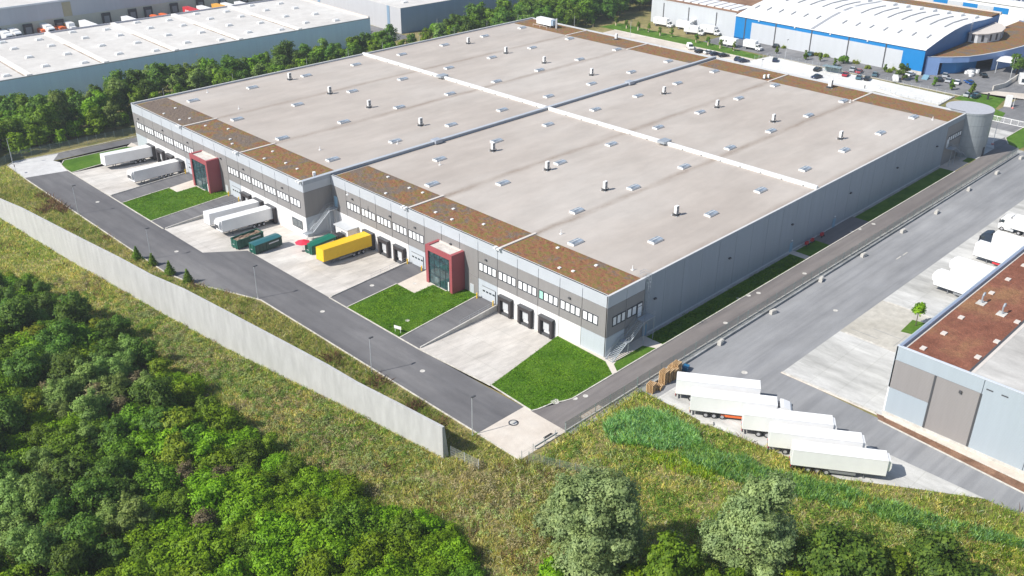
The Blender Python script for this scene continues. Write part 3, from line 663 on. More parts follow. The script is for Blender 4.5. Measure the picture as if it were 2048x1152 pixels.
# steel stairs
def stairs(name, label, pts, width, plat=None, side=(0, 1), posts=()):
    """pts: walking line of flight points; stringers, treads, rails"""
    t = thing(name, label, 'staircase')
    sx, sy = side[0]*width/2, side[1]*width/2
    st = MB(); tr = MB(); ra = MB()
    for (a, c) in zip(pts, pts[1:]):
        a = Vector(a); c = Vector(c); d = c-a
        for s in (-1, 1):
            o = Vector((sx*s, sy*s, 0)); st.tube(a+o, c+o, 0.09, GALV, 4)
            for h in (0.55, 1.05): ra.tube(a+o+Vector((0, 0, h)), c+o+Vector((0, 0, h)), .028, GALV, 4)
            n = max(2, int(d.length/1.1))
            for i in range(n+1):
                p = a+d*(i/n)+o; ra.tube(p, p+Vector((0, 0, 1.05)), .024, GALV, 4)
        if abs(d.z) > 0.3:
            n = max(3, int(abs(d.z)/0.19)); hx, hy = d.x/n*.27, d.y/n*.27
            for i in range(n):
                p = a+d*((i+.5)/n)
                q = [(p.x-sx-hx, p.y-sy-hy), (p.x+sx-hx, p.y+sy-hy), (p.x+sx+hx, p.y+sy+hy), (p.x-sx+hx, p.y-sy+hy)]
                tr.prism(ccw(q), p.z-.02, p.z+.03, GALV)
        else:
            q = [(a.x-sx, a.y-sy), (a.x+sx, a.y+sy), (c.x+sx, c.y+sy), (c.x-sx, c.y-sy)]
            tr.prism(ccw(q), a.z-.05, a.z+.02, GALV)
    for (x, y, z) in posts: st.tube((x, y, -1.3), (x, y, z), .07, GALV, 6)
    st.build('stringer', t); tr.build('tread', t); ra.build('hand_rail', t)
    return t
stairs('steel_staircase', 'long galvanised fire staircase on the shaded wall by the near corner', [(-0.4, -1.2, 0.0), (3.6, -1.2, 2.3), (4.7, -1.2, 2.3), (8.4, -1.2, 4.85), (11.6, -1.2, 4.85)], 1.6, posts=((4.2, -1.9, 2.3), (4.2, -.5, 2.3), (8.6, -1.9, 4.8), (11.5, -1.9, 4.8), (11.5, -.5, 4.8)))
stairs('steel_staircase', 'galvanised fire staircase in the yard corner behind the green container and the red parasol', [(-9.2, 80.9, 0.9), (-7.4, 80.9, 0.9), (-2.4, 80.9, 4.9), (-0.2, 80.9, 4.9)], 1.5, posts=((-9, 80.3, .9), (-7.4, 80.3, .9), (-2.4, 80.3, 4.8), (-.4, 80.3, 4.8), (-2.4, 81.5, 4.8)))
t = stairs('steel_staircase', 'galvanised fire staircase at the far end of the shaded wall beside the round tower', [(141.5, -1.2, 4.9), (144.5, -1.2, 4.9), (148.6, -1.2, 2.3), (149.8, -1.2, 2.3), (153.4, -1.2, 0)], 1.6, posts=((141.6, -1.9, 4.8), (144.5, -1.9, 4.8), (149.2, -1.9, 2.3)))
# round stair tower at the far corner
t = thing('round_tower', 'round pale grey tower at the far corner of the warehouse with a dark window', 'tower', (157.6, 1.4, 0), 0)
b = MB(); RT = plain('silver_sheet', (0.30, 0.33, 0.345), 0.4, metal=0.15, var=0.06, scale=0.6)
for z0, z1 in ((0, 3.0), (3.06, 6.0), (6.06, 9.0), (9.06, 12.0)): b.disc((0, 0, z0), 6.2, z1-z0, RT, 40)
b.disc((0, 0, 0.1), 6.14, 11.8, MGREY, 40); b.build('wall', t)
b = MB(); b.disc((0, 0, 12.0), 6.3, 0.55, RT, 40, plain('tower_roof_grey', (0.42, 0.43, 0.46), 0.6)); b.build('roof', t)
def arc_panel(z0, z1, a0, a1, r, mat, n=6):
    b = MB()
    for i in range(n):
        u, v = R_(a0+(a1-a0)*i/n), R_(a0+(a1-a0)*(i+1)/n)
        b.prism([(r*math.cos(u), r*math.sin(u)), ((r+.12)*math.cos(u), (r+.12)*math.sin(u)), ((r+.12)*math.cos(v), (r+.12)*math.sin(v)), (r*math.cos(v), r*math.sin(v))], z0, z1, mat)
    return b
arc_panel(4.2, 8.6, -62, -38, 6.2, FRAME).build('window', t); arc_panel(9.6, 11.4, -64, -30, 6.2, LGREY).build('window', t); arc_panel(0.05, 2.6, -98, -90, 6.2, FRAME).build('door', t)
# things standing on the roof
def ac_unit():
    t = thing('air_conditioner', 'tall white air conditioner on a steel frame on the pale warehouse roof', 'air conditioner', (0, 0, ROOFZ), 0, 'white air conditioners on the warehouse roof')
    m = MB(); m.box(-.45, .45, -.3, .3, 0.5, 2.15, WHITE); m.build('casing', t)
    m = MB()
    for z in (0.95, 1.72): m.box(-.33, .36, -.33, -.3, z-.33, z+.33, MGREY)
    m.box(.45, .47, -.24, .24, .65, 2.05, MGREY)
    m.build('fan_grille', t)
    m = MB()
    for x in (-.55, .55):
        for y in (-.45, .45): m.tube((x, y, 0), (x, y, .55), .05, DGREY, 5)
        m.box(x-.05, x+.05, -.7, .7, .46, .55, DGREY)
    for x, y in ((-.8, -.7), (.5, -.7), (-.8, .5), (.5, .5)): m.box(x, x+.35, y, y+.3, 0, .1, LGREY)
    m.box(-.75, .75, -.5, .5, .12, .2, DGREY); m.build('frame', t)
    return t
ac0 = ac_unit(); first = True
for x, ys_ in ((38.1, (13.6, 32.9, 50.3, 68.4, 95.6, 117.5, 135.9, 156.3)), (107.5, (13.7, 33.1, 50.9, 69.2, 96.8, 116.8, 134.2, 152.6))):
    for y in ys_:
        if first: ac0.location = (x, y, ROOFZ); first = False
        else: dup(ac0, (x, y, ROOFZ), random.Random(int(y*7+x)).uniform(-.06, .06))
dup(ac0, (148.4, 39.0, ROOFZ), .2, 'larger air conditioner casing on the far sedum strip near the white car park', 'air conditioners on the sedum strips', (1.9, 1.5, 1.1))
dup(ac0, (142.3, 57.6, ROOFZ), .1, 'first of two squat air conditioners at the end of a far sedum strip', 'air conditioners on the sedum strips', (.8, 1, .62)); dup(ac0, (143.6, 57.0, ROOFZ), .1, 'second of two squat air conditioners at the end of a far sedum strip', 'air conditioners on the sedum strips', (.8, 1, .62))
dup(ac0, (149.0, 121.4, ROOFZ), .3, 'dark fronted air conditioner among pipes on the far sedum strip', 'air conditioners on the sedum strips', (1.2, 1.2, .95))
dup(ac0, (-3.2, 83.9, ROOFZ), 1.2, 'small air conditioner on the sedum roof right at the inner corner of the facade', 'air conditioners on the sedum strips', (.9, 1, .6))
t = thing('ventilation_unit', 'long white ventilation unit on legs at the far roof corner', 'ventilation unit', (146.0, 151.8, ROOFZ))
m = MB(); m.box(-1.2, 1.2, -3.0, 4.2, .9, 3.1, WHITE); m.box(-1.0, 1.0, -3.9, -3.0, 1.1, 2.9, plain('blue_grey_louvre', (.3, .4, .5), .5)); m.build('casing', t)
m = MB(); m.tube((.2, -4.6, 0), (.2, -4.6, 3.6), .35, LGREY, 10)
m.build('duct', t); m = MB()
for y in (-2.6, 0.6, 3.8):
    for x in (-1, 1): m.box(x-.08, x+.08, y-.08, y+.08, 0, .9, GALV)
m.build('support_frame', t)
m = MB(); m.box(-3.2, -3.1, -3, 4, .9, 1.0, PATH)
for y in (-3, .5, 3.9): m.box(-3.22, -3.08, y, y+.1, 0, .9, PATH)
o = m.build('guard_rail', None, (146.0, 151.8, ROOFZ)); tag(o, 'pale pipe rail on the roof in front of the white ventilation unit', 'rail')
# ------------------------------------------------------------------ vehicles
TYRE = BLACK
RIM = plain('wheel_rim', (0.38, 0.38, 0.40), 0.4)
def wheel_mb(x, y, r=0.5, w=0.32, rim=True):
    m = MB(); m.tube((x, y-w/2, r), (x, y+w/2, r), r, TYRE, 14)
    if rim:
        for s in (-1, 1): m.tube((x, y+s*w/2, r), (x, y+s*(w/2+.015), r), r*.58, RIM, 10)
    return m
def semi_trailer(label, loc, rz, body=TRAILERW, group=None, fridge=False, skirt=None, L=13.6, H=3.95, rot=None, rounded=False, name='semi_trailer'):
    """origin on the ground under the middle, front towards +x"""
    t = thing(name, label, 'trailer', loc, rz, group, rot)
    h = L/2; m = MB()
    m.box(-h, h, -1.275, 1.275, 1.2, H, body)
    m.box(-h-.03, h+.03, -1.3, -1.22, H-.1, H+.02, body); m.box(-h-.03, h+.03, 1.22, 1.3, H-.1, H+.02, body)
    m.build('body', t)
    m = MB()
    for k in range(2): m.box(-h-.05, -h, -1.22+k*1.23, -.02+k*1.23, 1.25, H-.12, shade_mat(body))
    m.box(-h-.07, -h-.05, -.6, -.55, 1.4, H-.3, GALV); m.box(-h-.07, -h-.05, .55, .6, 1.4, H-.3, GALV)
    m.build('rear_door', t)
    m = MB(); m.box(-h+.2, h-.4, -.5, .5, .85, 1.2, DGREY); m.box(-h, -h+.2, -1.2, 1.2, .55, .75, DGREY); m.box(-h+.02, h-.05, -1.26, 1.26, 1.08, 1.2, DGREY)
    for s in (-1, 1): m.box(-h+5.0, h-4.2, s*1.2-.03, s*1.2+.03, .55, .95, skirt or MGREY)
    m.build('chassis', t)
    MB().box(-h-.08, -h-.05, -.26, .26, .62, .74, YELLOW).build('number_plate', t)
    for s in (-1, 1): MB().box(-h-.06, -h, s*1.0-.2, s*1.0+.2, .78, .95, RED).build('tail_light', t)
    for i in range(3):
        for s in (-1, 1): wheel_mb(-h+2.6+i*1.32, s*1.05, .5, .36).build('wheel', t)
    for s in (-1, 1):
        m = MB(); m.box(h-3.0, h-2.86, s*.75-.07, s*.75+.07, .08, 1.1, MGREY); m.box(h-3.1, h-2.76, s*.75-.15, s*.75+.15, 0, .08, MGREY); m.build('landing_leg', t)
    if fridge:
        m = MB(); prof = [(h, 1.9), (h+.45, 1.95), (h+.62, 2.5), (h+.6, 3.2), (h+.4, 3.75), (h, 3.85)]
        m.extr(prof, -1.0, 1.0, WHITE); m.box(h+.6, h+.64, -.8, .8, 2.1, 2.9, DGREY); m.build('cooling_unit', t)
    return t
_sh = {}
def shade_mat(m): return m
def tractor(label, loc, rz, body=TRAILERW, name='truck_tractor', group=None, parent=None):
    """front at +x, fifth wheel at the origin side; length 6"""
    t = parent or thing(name, label, 'truck', loc, rz, group)
    ox = 0.0
    m = MB()
    prof = [(1.0, .45), (3.2, .45), (3.3, 1.3), (3.18, 2.1), (2.92, 2.95), (2.6, 3.35), (1.5, 3.72), (1.0, 3.72)]
    m.extr(prof, -1.22, 1.22, body); m.box(.5, 1.0, -1.2, -1.12, 1.0, 3.4, body); m.box(.5, 1.0, 1.12, 1.2, 1.0, 3.4, body)
    m.build('cab', t)
    m = MB(); m.extr([(3.22, 2.08), (3.25, 2.1), (2.99, 2.92), (2.95, 2.92)], -1.1, 1.1, GLASS); m.build('windscreen', t)
    for s in (-1, 1):
        m = MB(); m.extr([(2.1, 2.0), (3.0, 2.0), (2.8, 2.75), (2.1, 2.75)], s*1.225-.01, s*1.225+.01, GLASS); m.build('side_window', t)
        m = MB(); m.box(3.0, 3.15, s*1.42-.1, s*1.42+.1, 1.9, 2.7, DGREY); m.build('mirror', t)
        m = MB(); m.box(3.28, 3.33, s*.95-.2, s*.95+.2, .6, .85, LGREY); m.build('headlight', t)
        wheel_mb(2.35, s*1.05, .5, .34).build('wheel', t); wheel_mb(-1.4, s*1.0, .5, .5).build('wheel', t)
        m = MB(); m.box(-.2, 1.2, s*1.1-.14, s*1.1+.14, .4, .95, LGREY); m.build('fuel_tank', t)
    m = MB(); m.box(-2.4, 1.0, -.45, .45, .75, 1.05, DGREY); m.box(1.0, 3.2, -1.1, 1.1, .3, .45, DGREY); m.build('chassis', t)
    return t
def lorry(label, x, y, ang, cab, body=TRAILERW, skirt=None, group=None):
    """tractor with its trailer: one vehicle, x, y = middle of the trailer"""
    t = semi_trailer(label, (x, y, 0.03), ang, body, group, skirt=skirt, name='articulated_lorry'); t['category'] = 'lorry'
    sub = bpy.data.objects.new('tractor_unit', None); COL.objects.link(sub); sub.parent = t; sub.location = (6.3, 0, 0)
    tractor('', None, 0, cab, parent=sub)
    return t
# trailers backed into the warehouse docks (standing on the sloping yard)
def docked(label, xr, yc, left, ang=0.0, **k):
    tilt = math.atan(1.3/22); xm = xr-7.3
    return semi_trailer(label, (xm, yc+math.sin(ang)*7.3*0, pz(xm, left)+.03), 0, rot=(0, -tilt, math.pi+ang), **k)
docked('bright yellow semi trailer backed up to a dock of the middle yard', -0.3, 67.9, 0, 0.05, body=YELLOW)
docked('plain white semi trailer at the dock next to the gate, behind a cooled white trailer', DX-.3, 101.9, 1, 0.02)
docked('white semi trailer with a cooling unit parked beside the green containers', DX-.3, 96.4, 1, 0.03, fridge=True)
docked('plain white semi trailer at the farthest dock beside the far lawn', DX-.3, 156.3, 1, 0.03)
docked('white semi trailer with a cooling unit next to the far red entrance', DX-.3, 140.2, 1, 0.10, fridge=True)
# five trailers parked on the concrete in front of the reeds
ang = math.atan2(-11.4, 7.65); ux, uy = math.cos(ang), math.sin(ang)
for i, (nx, ny, lab, kw) in enumerate([(-1.8, -16.9, 'white trailer nearest the wooden pallets, first of the parked row', {}),
        (-4.0, -21.4, 'white lorry with white tractor and orange side skirt in the parked row', dict(skirt=ORANGE)),
        (-2.4, -30.3, 'white refrigerated trailer in the middle of the parked row', dict(fridge=True)),
        (-3.4, -35.7, 'white refrigerated trailer, second from the reed bank in the parked row', dict(fridge=True)),
        (-4.9, -40.5, 'white refrigerated trailer closest to the reed bank with its whole side in view', dict(fridge=True))]):
    # nx, ny: rear corner on the camera side
    cx = nx+ux*6.8-uy*1.275*1; cy = ny+uy*6.8+ux*1.275*1
    if i == 1: lorry(lab, cx, cy, ang, TRAILERW, skirt=ORANGE, group='white trailers parked in a slanted row')
    else: semi_trailer(lab, (cx, cy, 0.04), ang, group='white trailers parked in a slanted row', **({} if i == 0 else kw))
# trucks at the docks of the neighbour's hall, fronts towards the fence
semi_trailer('white trailer docked beside the small blue porch', (69.6, -36.7, .04), math.pi/2, fridge=True, group='trucks docked at the hall with the rust brown roof')
semi_trailer('white trailer second from the blue porch at the docks', (77.9, -36.7, .04), math.pi/2, fridge=True, group='trucks docked at the hall with the rust brown roof')
semi_trailer('white trailer with red side box docked beside the black cab', (89.6, -36.7, .04), math.pi/2, fridge=False, skirt=RED, group='trucks docked at the hall with the rust brown roof')
BLUEBLK = plain('black_blue_cab', (0.02, 0.035, 0.06), 0.3)
lorry('white trailer with a black cab, nose towards the fence', 97.6, -37.4, math.pi/2, BLUEBLK, group='trucks docked at the hall with the rust brown roof')
lorry('white lorry with white cab, last at the docks by the edge of the photo', 110.2, -37.0, math.pi/2, TRAILERW, skirt=RED, group='trucks docked at the hall with the rust brown roof')
# roll-off containers in the middle yard
GREEN = plain('container_green', (0.008, 0.10, 0.07), 0.45, var=0.12); DGREEN = plain('container_dark_green', (0.012, 0.055, 0.045), 0.45, var=0.15); TEAL = plain('container_teal_lid', (0.02, 0.12, 0.14), 0.45, var=0.1)
def rolloff(label, x, y, rz, side, top, load=None, z=0.0, L=7.0, hgt=2.3):
    t = thing('rolloff_container', label, 'container', (x, y, z), rz, 'green roll-off containers in the yard')
    h = L/2; m = MB(); w = 1.2
    m.box(-h, h, -w, -w+.08, .3, hgt, side); m.box(-h, h, w-.08, w, .3, hgt, side); m.box(-h, -h+.08, -w+.08, w-.08, .3, hgt, GREEN); m.box(h-.08, h, -w+.08, w-.08, .3, hgt, side)
    m.box(-h+.08, h-.08, -w+.08, w-.08, .3, .45, side)
    m.build('shell', t)
    m = MB(); n = 8
    for i in range(n):
        x0 = -h+(i+.3)*L/n
        for s in (-1, 1): m.box(x0, x0+.12, s*(w+.05)-.05, s*(w+.05)+.05, .3, hgt-.06, side)
    for s in (-1, 1): m.box(-h-.02, h+.02, s*(w+.03)-.08, s*(w+.03)+.08, hgt-.12, hgt+.02, side)
    for yy in (-.6, .6): m.box(-h-.08, -h, yy-.08, yy+.08, .2, hgt, GREEN)
    m.tube((-h-.15, -.3, 1.2), (-h-.15, .3, 1.2), .05, LGREY)
    m.build('rib', t)
    m = MB(); m.box(h*.0, h*.75, -w-.12, -w-.105, hgt-.75, hgt-.45, LGREY); m.build('lettering_strip', t)
    m = MB()
    if load: 
        rnd = random.Random(3)
        for i in range(10):
            for j in range(4):
                x0, y0 = -h+.1+i*(L-.2)/10, -w+.1+j*(2*w-.2)/4; m.box(x0, x0+(L-.2)/10-.01, y0, y0+(2*w-.2)/4-.01, .5, hgt-.15-rnd.random()*.35, load)
        m.build('load', t)
    else:
        m.prism([(-h, -w-.06), (h, -w-.06), (h, 0), (-h, 0)], hgt+.03, [hgt+.06, hgt+.06, hgt+.28, hgt+.28], top); m.prism([(-h, 0), (h, 0), (h, w+.06), (-h, w+.06)], hgt+.03, [hgt+.28, hgt+.28, hgt+.06, hgt+.06], top); m.build('lid', t)
    m = MB(); m.box(-h, h, -.55, -.4, 0.12, .3, DGREY); m.box(-h, h, .4, .55, .12, .3, DGREY)
    for xx in (-h+.5, h-.5):
        for s in (-.8, .8): m.tube((xx, s-.1, .15), (xx, s+.1, .15), .15, DGREY, 8)
    m.build('skid', t)
    return t
rolloff('open green container filled with brown scrap beside a white trailer', -19.6, 87.9, .06, GREEN, None, surf('scrap_wood', [(.16, .11, .08), (.25, .18, .13), (.34, .27, .2)], (.6, 3, 9)), z=-.45)
rolloff('dark green container with a teal lid standing alone in the middle yard', -18.4, 82.3, .05, DGREEN, TEAL, z=-.2)
rolloff('bright green covered container between the steel stairs and the yellow trailer', -9.2, 74.6, .08, GREEN, plain('container_green_lid', (.005, .14, .09), .5), z=-.75)
t = thing('waste_compactor', 'black waste compactor at the end of the green container by the dock hut', 'compactor', (-3.9, 75.2, -1.1), .08)
MB().box(-1.4, 1.2, -1.1, 1.1, .2, 2.2, BLACK).box(-1.4, -1.1, -1.1, 1.1, 2.2, 2.6, DGREY).build('casing', t); MB().box(-.9, .9, -1.16, -1.1, .8, 1.7, YELLOW).build('warning_panel', t)
# red parasol
t = thing('parasol', 'red parasol beside the green container at the building corner', 'parasol', (-12.8, 76.2, -.5))
m = MB(); n = 8
for i in range(n):
    a, c = 2*math.pi*i/n, 2*math.pi*(i+1)/n
    m.poly([(0, 0, 2.75), (1.7*math.cos(a), 1.7*math.sin(a), 2.15), (1.7*math.cos(c), 1.7*math.sin(c), 2.15)], plain('parasol_red', (.75, .03, .07), .7))
m.build('canopy', t); MB().tube((0, 0, 0), (0, 0, 2.8), .04, LGREY).build('pole', t); MB().disc((0, 0, 0), .4, .1, DGREY, 10).build('base', t)
# passenger cars
def carmat(c, nm): return plain('car_'+nm, c, 0.25, var=0.03)
def car(label, loc, rz, paint, group, estate=False, van=False):
    t = thing('parked_car', label, 'car' if not van else 'van', loc, rz, group)
    if van: t.name = 'parked_van'
    L, w = (2.5, .95) if van else (2.15, .88); top = 1.95 if van else 1.42
    m = MB()
    if van: prof = [(-2.45, .35), (2.4, .35), (2.5, .8), (2.35, 1.05), (1.75, 1.15), (-2.45, 1.2)]
    else: prof = [(-2.15, .35), (2.1, .35), (2.18, .62), (2.0, .82), (.95, .95), (-1.75, .98), (-2.15, .88)]
    m.extr(prof, -w, w, paint)
    if van: roof = [(1.0, top), (-2.4, top), (-2.45, 1.2), (1.75, 1.15)]
    else: roof = [(.25, top), (-1.3 if estate else -.9, top), (-2.05 if estate else -1.75, .98), (.98, .95)]
    # tapering greenhouse: glass sides, painted roof
    k = .16; (a, b_, c, d) = roof
    R1 = [(a[0], -w+k, a[1]), (b_[0], -w+k, b_[1]), (b_[0], w-k, b_[1]), (a[0], w-k, a[1])]
    B1 = [(d[0], -w+.03, d[1]), (c[0], -w+.03, c[1]), (c[0], w-.03, c[1]), (d[0], w-.03, d[1])]
    m.poly([R1[0], R1[3], R1[2], R1[1]][::-1], paint)
    m.build('body', t)
    g = MB()
    side = paint if van else GLASS
    g.poly([B1[1], B1[0], R1[0], R1[1]], side); g.poly([B1[3], B1[2], R1[2], R1[3]], side)
    g.poly([B1[0], B1[3], R1[3], R1[0]], GLASS); g.poly([B1[2], B1[1], R1[1], R1[2]], side)
    g.build('window', t)
    for x in (-1.35, 1.35):
        for s in (-1, 1): wheel_mb(x, s*(w-.08), .33, .2).build('wheel', t)
    for s in (-1, 1): MB().box(L-.1, L+.03, s*.6-.18, s*.6+.18, .6, .75, LGREY).build('headlight', t)
    return t
CP = dict(black=(.015, .016, .02), blue=(.02, .09, .30), white=(.8, .8, .8), silver=(.45, .47, .49), red=(.38, .02, .04), navy=(.02, .03, .07), grey=(.12, .13, .14), teal=(.06, .14, .18))
H2 = math.pi/2
CARS = [ # px, py, colour, heading, label
 (1380, 96, 'white', -2.3, 'white van parked first in line on the pale lane behind the warehouse', 'van'),
 (1400, 104, 'black', -.3, 'black car between the white van and a white car behind the warehouse', ''),
 (1418, 106, 'white', -.4, 'white car parked against a black car on the pale lane behind the warehouse', ''),
 (1430, 109, 'navy', -.4, 'dark blue car beside the white car on the pale lane', 'e'),
 (1447, 112, 'black', -.4, 'black estate car at the end of the four car row on the pale lane', 'e'),
 (1475, 119, 'navy', .3, 'dark car next to the fence at the lawn tip, front one of a pair', ''),
 (1487, 123, 'navy', -.5, 'dark car next to the fence at the lawn tip, rear one of a pair', ''),
 (1552, 93, 'black', .25, 'black car by a small tree in front of the blue and grey hall', ''),
 (1550, 121, 'navy', .45, 'dark blue car alone at the near corner of the white car park', ''),
 (1621, 109, 'teal', .2, 'dark teal car beside two young trees at the blue hall', ''),
 (1635, 140, 'black', .1, 'black car at the upper edge of the white car park near the bicycle shelter', 'e'),
 (1633, 155, 'navy', 2.9, 'dark blue car half hidden by the warehouse roof edge', ''),
 (1673, 134, 'grey', .2, 'grey car behind the bicycle shelter', ''),
 (1691, 150, 'red', .25, 'dark red car in the white car park', ''),
 (1706, 140, 'silver', .2, 'silver car behind the fence above the dark red car', ''),
 (1718, 144, 'red', .2, 'bright red car behind the fence of the white car park', ''),
 (1718, 156, 'teal', .3, 'blue grey car next to a black car in the white car park', ''),
 (1734, 158, 'black', .3, 'black car right of the blue grey car in the white car park', ''),
 (1750, 150, 'teal', .3, 'teal car behind the fence on the far road', ''),
 (1790, 160, 'white', .5, 'pale van behind the fence at the rounded tree', 'van'),
 (1821, 150, 'white', -.1, 'white car at the foot of the blue corner of the hall', ''),
 (1879, 160, 'black', .3, 'black car first in the row before the curved blue building', ''),
 (1890, 152, 'silver', .3, 'silver car behind the row before the curved blue building', ''),
 (1897, 162, 'silver', .2, 'silver car second in the row before the curved blue building', ''),
 (1914, 166, 'white', .2, 'white coupe third in the row before the curved blue building', ''),
 (1938, 166, 'blue', .9, 'bright blue estate car in front of the curved blue building', 'e'),
 (1966, 152, 'black', .7, 'black off-road car at the corner of the curved blue building', 'e'),
 (1937, 191, 'silver', -.1, 'pale car behind a sapling on the small lawn', ''),
 (1951, 193, 'teal', -.1, 'teal car on the small lawn edge beside a pale car', '')]
protos = {}
for px, py, c, hd, lab, kind in CARS:
    x, y = at(px, py, 0.3); key = (c, kind)
    if key not in protos: protos[key] = car(lab, (x, y, .05), hd, carmat(CP[c], c), 'cars parked near the blue hall', kind == 'e', kind == 'van')
    else: dup(protos[key], (x, y, .05), hd, lab)
# box vans and trucks by the blue hall
def box_truck(label, px, py, rz, L=6.0, logo=None):
    x, y = at(px, py, 0.5)
    t = thing('box_truck', label, 'truck', (x, y, .05), rz, 'white box trucks beside the grey hall front')
    MB().box(-L/2, L/2, -1.2, 1.2, 1.0, 3.5, WHITE).build('box_body', t)
    m = MB(); h = L/2+.1; m.extr([(h, .5), (h+2.0, .5), (h+2.05, 1.2), (h+1.5, 1.45), (h+.95, 2.4), (h, 2.45)], -1.05, 1.05, WHITE); m.build('cab', t)
    MB().extr([(h+1.5, 1.5), (h+1.53, 1.5), (h+.99, 2.38), (h+.95, 2.38)], -.95, .95, GLASS).build('windscreen', t)
    for s in (-1, 1):
        MB().extr([(h+.25, 1.5), (h+1.35, 1.5), (h+.9, 2.2), (h+.25, 2.2)], s*1.06-.01, s*1.06+.01, GLASS).build('side_window', t)
        for xx in (-L/2+1.2, h+1.1): wheel_mb(xx, s*.95, .42, .28).build('wheel', t)
    MB().box(-L/2, h+1, -.5, .5, .55, 1.0, DGREY).build('chassis', t)
    if logo:
        m = MB()
        for k, (a, z, w_, hh) in enumerate(logo): m.box(a, a+w_, -1.215, -1.2, z, z+hh, LGREY)
        m.build('logo', t)
    return t
box_truck('white box truck nearest the wooded bank at the end of the grey hall', 1322, 50, -1.45, 6.4, [(-1.4, 2.0, .5, .9), (-.6, 1.9, .3, .5)])
box_truck('white box truck against the hall wall behind another white truck', 1368, 57, -1.45, 6.4)
box_truck('white box truck in front of its twin by the young trees', 1383, 66, -1.3, 6.0, [(-1, 1.9, .4, 1)])
box_truck('white box truck standing close to the blue corner of the hall', 1415, 66, -1.4, 6.4, [(-.3, 1.9, .5, .8)])
box_truck('white box truck with grey animal drawings beside the lawn tip', 1500, 96, -1.5, 5.2, [(-1.8, 1.8, .3, 1.0), (-1.2, 1.9, .6, .5), (-.3, 1.7, .4, .8), (.5, 2, .3, .5)])
x, y = at(1457, 90, .5)
t = thing('exhibition_trailer', 'white box trailer without cab on the lane beside the lawn', 'trailer', (x, y, .05), -1.5)
MB().box(-3.6, 3.6, -1.2, 1.2, .8, 3.3, WHITE).build('box_body', t); m = MB()
for a in (-2.2, -.9): m.box(a, a+.7, -1.22, -1.2, 1.9, 2.5, DGREY)
m.build('window', t)
for s in (-1, 1): wheel_mb(0, s*1.0, .4, .25).build('wheel', t)
MB().box(3.6, 4.8, -.08, .08, .5, .62, DGREY).build('drawbar', t)
# white cab-less lorry behind the hall trees (seen between the two pale halls)
x, y = at(722, 56, 1.5); tractor('white truck tractor between the two pale halls behind the trees', (x, y, .03), -2.2, TRAILERW)
# ------------------------------------------------------------------ concrete noise wall
NW = corrugated('ribbed_concrete_wall', (0.45, 0.45, 0.445), 'Y', 3.2, 0.12, rough=0.85, var=0.12, streak=(1, 1, .25))
WP = [(-57.5, 190, 4.5), (-56, 168, 4.8), (-54.2, 140, 5.4), (-53.4, 126.2, 6.65), (-52.2, 109.7, 7.1), (-51.6, 101.8, 7.3), (-50.9, 93.7, 7.45), (-50.2, 84.6, 7.75), (-49.1, 72.9, 7.6), (-48.1, 62.1, 8.3), (-47, 51.5, 8.2), (-45.6, 40.8, 7.75), (-44.2, 31.2, 7.2), (-43.1, 23.8, 6.7), (-42.2, 17, 6.05), (-41.1, 7.2, 6.0), (-40.1, -1.6, 5.8)]
t = thing('noise_wall', 'long curving ribbed concrete noise wall between thicket and site road', 'wall')
m = MB(); cap = MB()
for (x0, y0, h0), (x1, y1, h1) in zip(WP, WP[1:]):
    n = max(2, int(abs(y1-y0)/1.5))
    for i in range(n):
        a, c = i/n, (i+1)/n
        xa, ya, ha = x0+(x1-x0)*a, y0+(y1-y0)*a, h0+(h1-h0)*a; xb, yb, hb = x0+(x1-x0)*c, y0+(y1-y0)*c, h0+(h1-h0)*c
        m.poly([(xa, ya, -.3), (xb, yb, -.3), (xb, yb, hb), (xa, ya, ha)], NW)
        m.poly([(xb+1.15, yb, -.3), (xa+1.15, ya, -.3), (xa+.45, ya, ha), (xb+.45, yb, hb)], NW)
        m.poly([(xa, ya, ha), (xb, yb, hb), (xb+.45, yb, hb), (xa+.45, ya, ha)], NW)
x, y, h = WP[-1]; m.poly([(x, y, -.3), (x, y, h), (x+.45, y, h), (x+1.15, y, -.3)], NW)
m.build('wall_body', t)
# ------------------------------------------------------------------ fences
def mesh_fence(label, pts, h=2.0, gap=0.0, post=2.5, bar=0.18, mat=None, plinth=None, group=None, br=0.008, rails=(0.1, 0.55, 1.0, 1.45, 1.9), cat='fence'):
    t = thing('mesh_fence', label, cat, (0, 0, 0), 0, group); M_ = mat or GALV
    m = MB(); pl = MB(); posts = []
    for (x0, y0), (x1, y1) in zip(pts, pts[1:]):
        d = math.hypot(x1-x0, y1-y0); n = max(1, int(d/bar)); ex, ey = (x1-x0)/d, (y1-y0)/d
        for i in range(n):
            x, y = x0+ex*i*bar, y0+ey*i*bar
            m.poly([(x-ex*br, y-ey*br, gap), (x+ex*br, y+ey*br, gap), (x+ex*br, y+ey*br, h), (x-ex*br, y-ey*br, h)], M_)
        for z in rails:
            if z < h+.05: m.poly([(x0, y0, z), (x1, y1, z), (x1, y1, z+.02), (x0, y0, z+.02)], M_)
        k = max(1, round(d/post))
        for i in range(k): posts.append((x0+(x1-x0)*i/k, y0+(y1-y0)*i/k))
        if plinth:
            nx, ny = -ey*.12, ex*.12; pl.prism(ccw([(x0-nx, y0-ny), (x1-nx, y1-ny), (x1+nx, y1+ny), (x0+nx, y0+ny)]), -.2, plinth, CONC)
    posts.append(pts[-1])
    m.build('wire_mesh', t)
    if plinth: pl.build('plinth', t)
    if len(posts) > 95: posts = posts[::2]
    p0 = None
    for x, y in posts:
        if p0 is None: p0 = MB().box(-.035, .035, -.035, .035, 0, h+.08, M_).build('fence_post', t); o = p0
        else: o = p0.copy(); COL.objects.link(o); o.parent = t
        o.location = (x, y, 0)
    return t
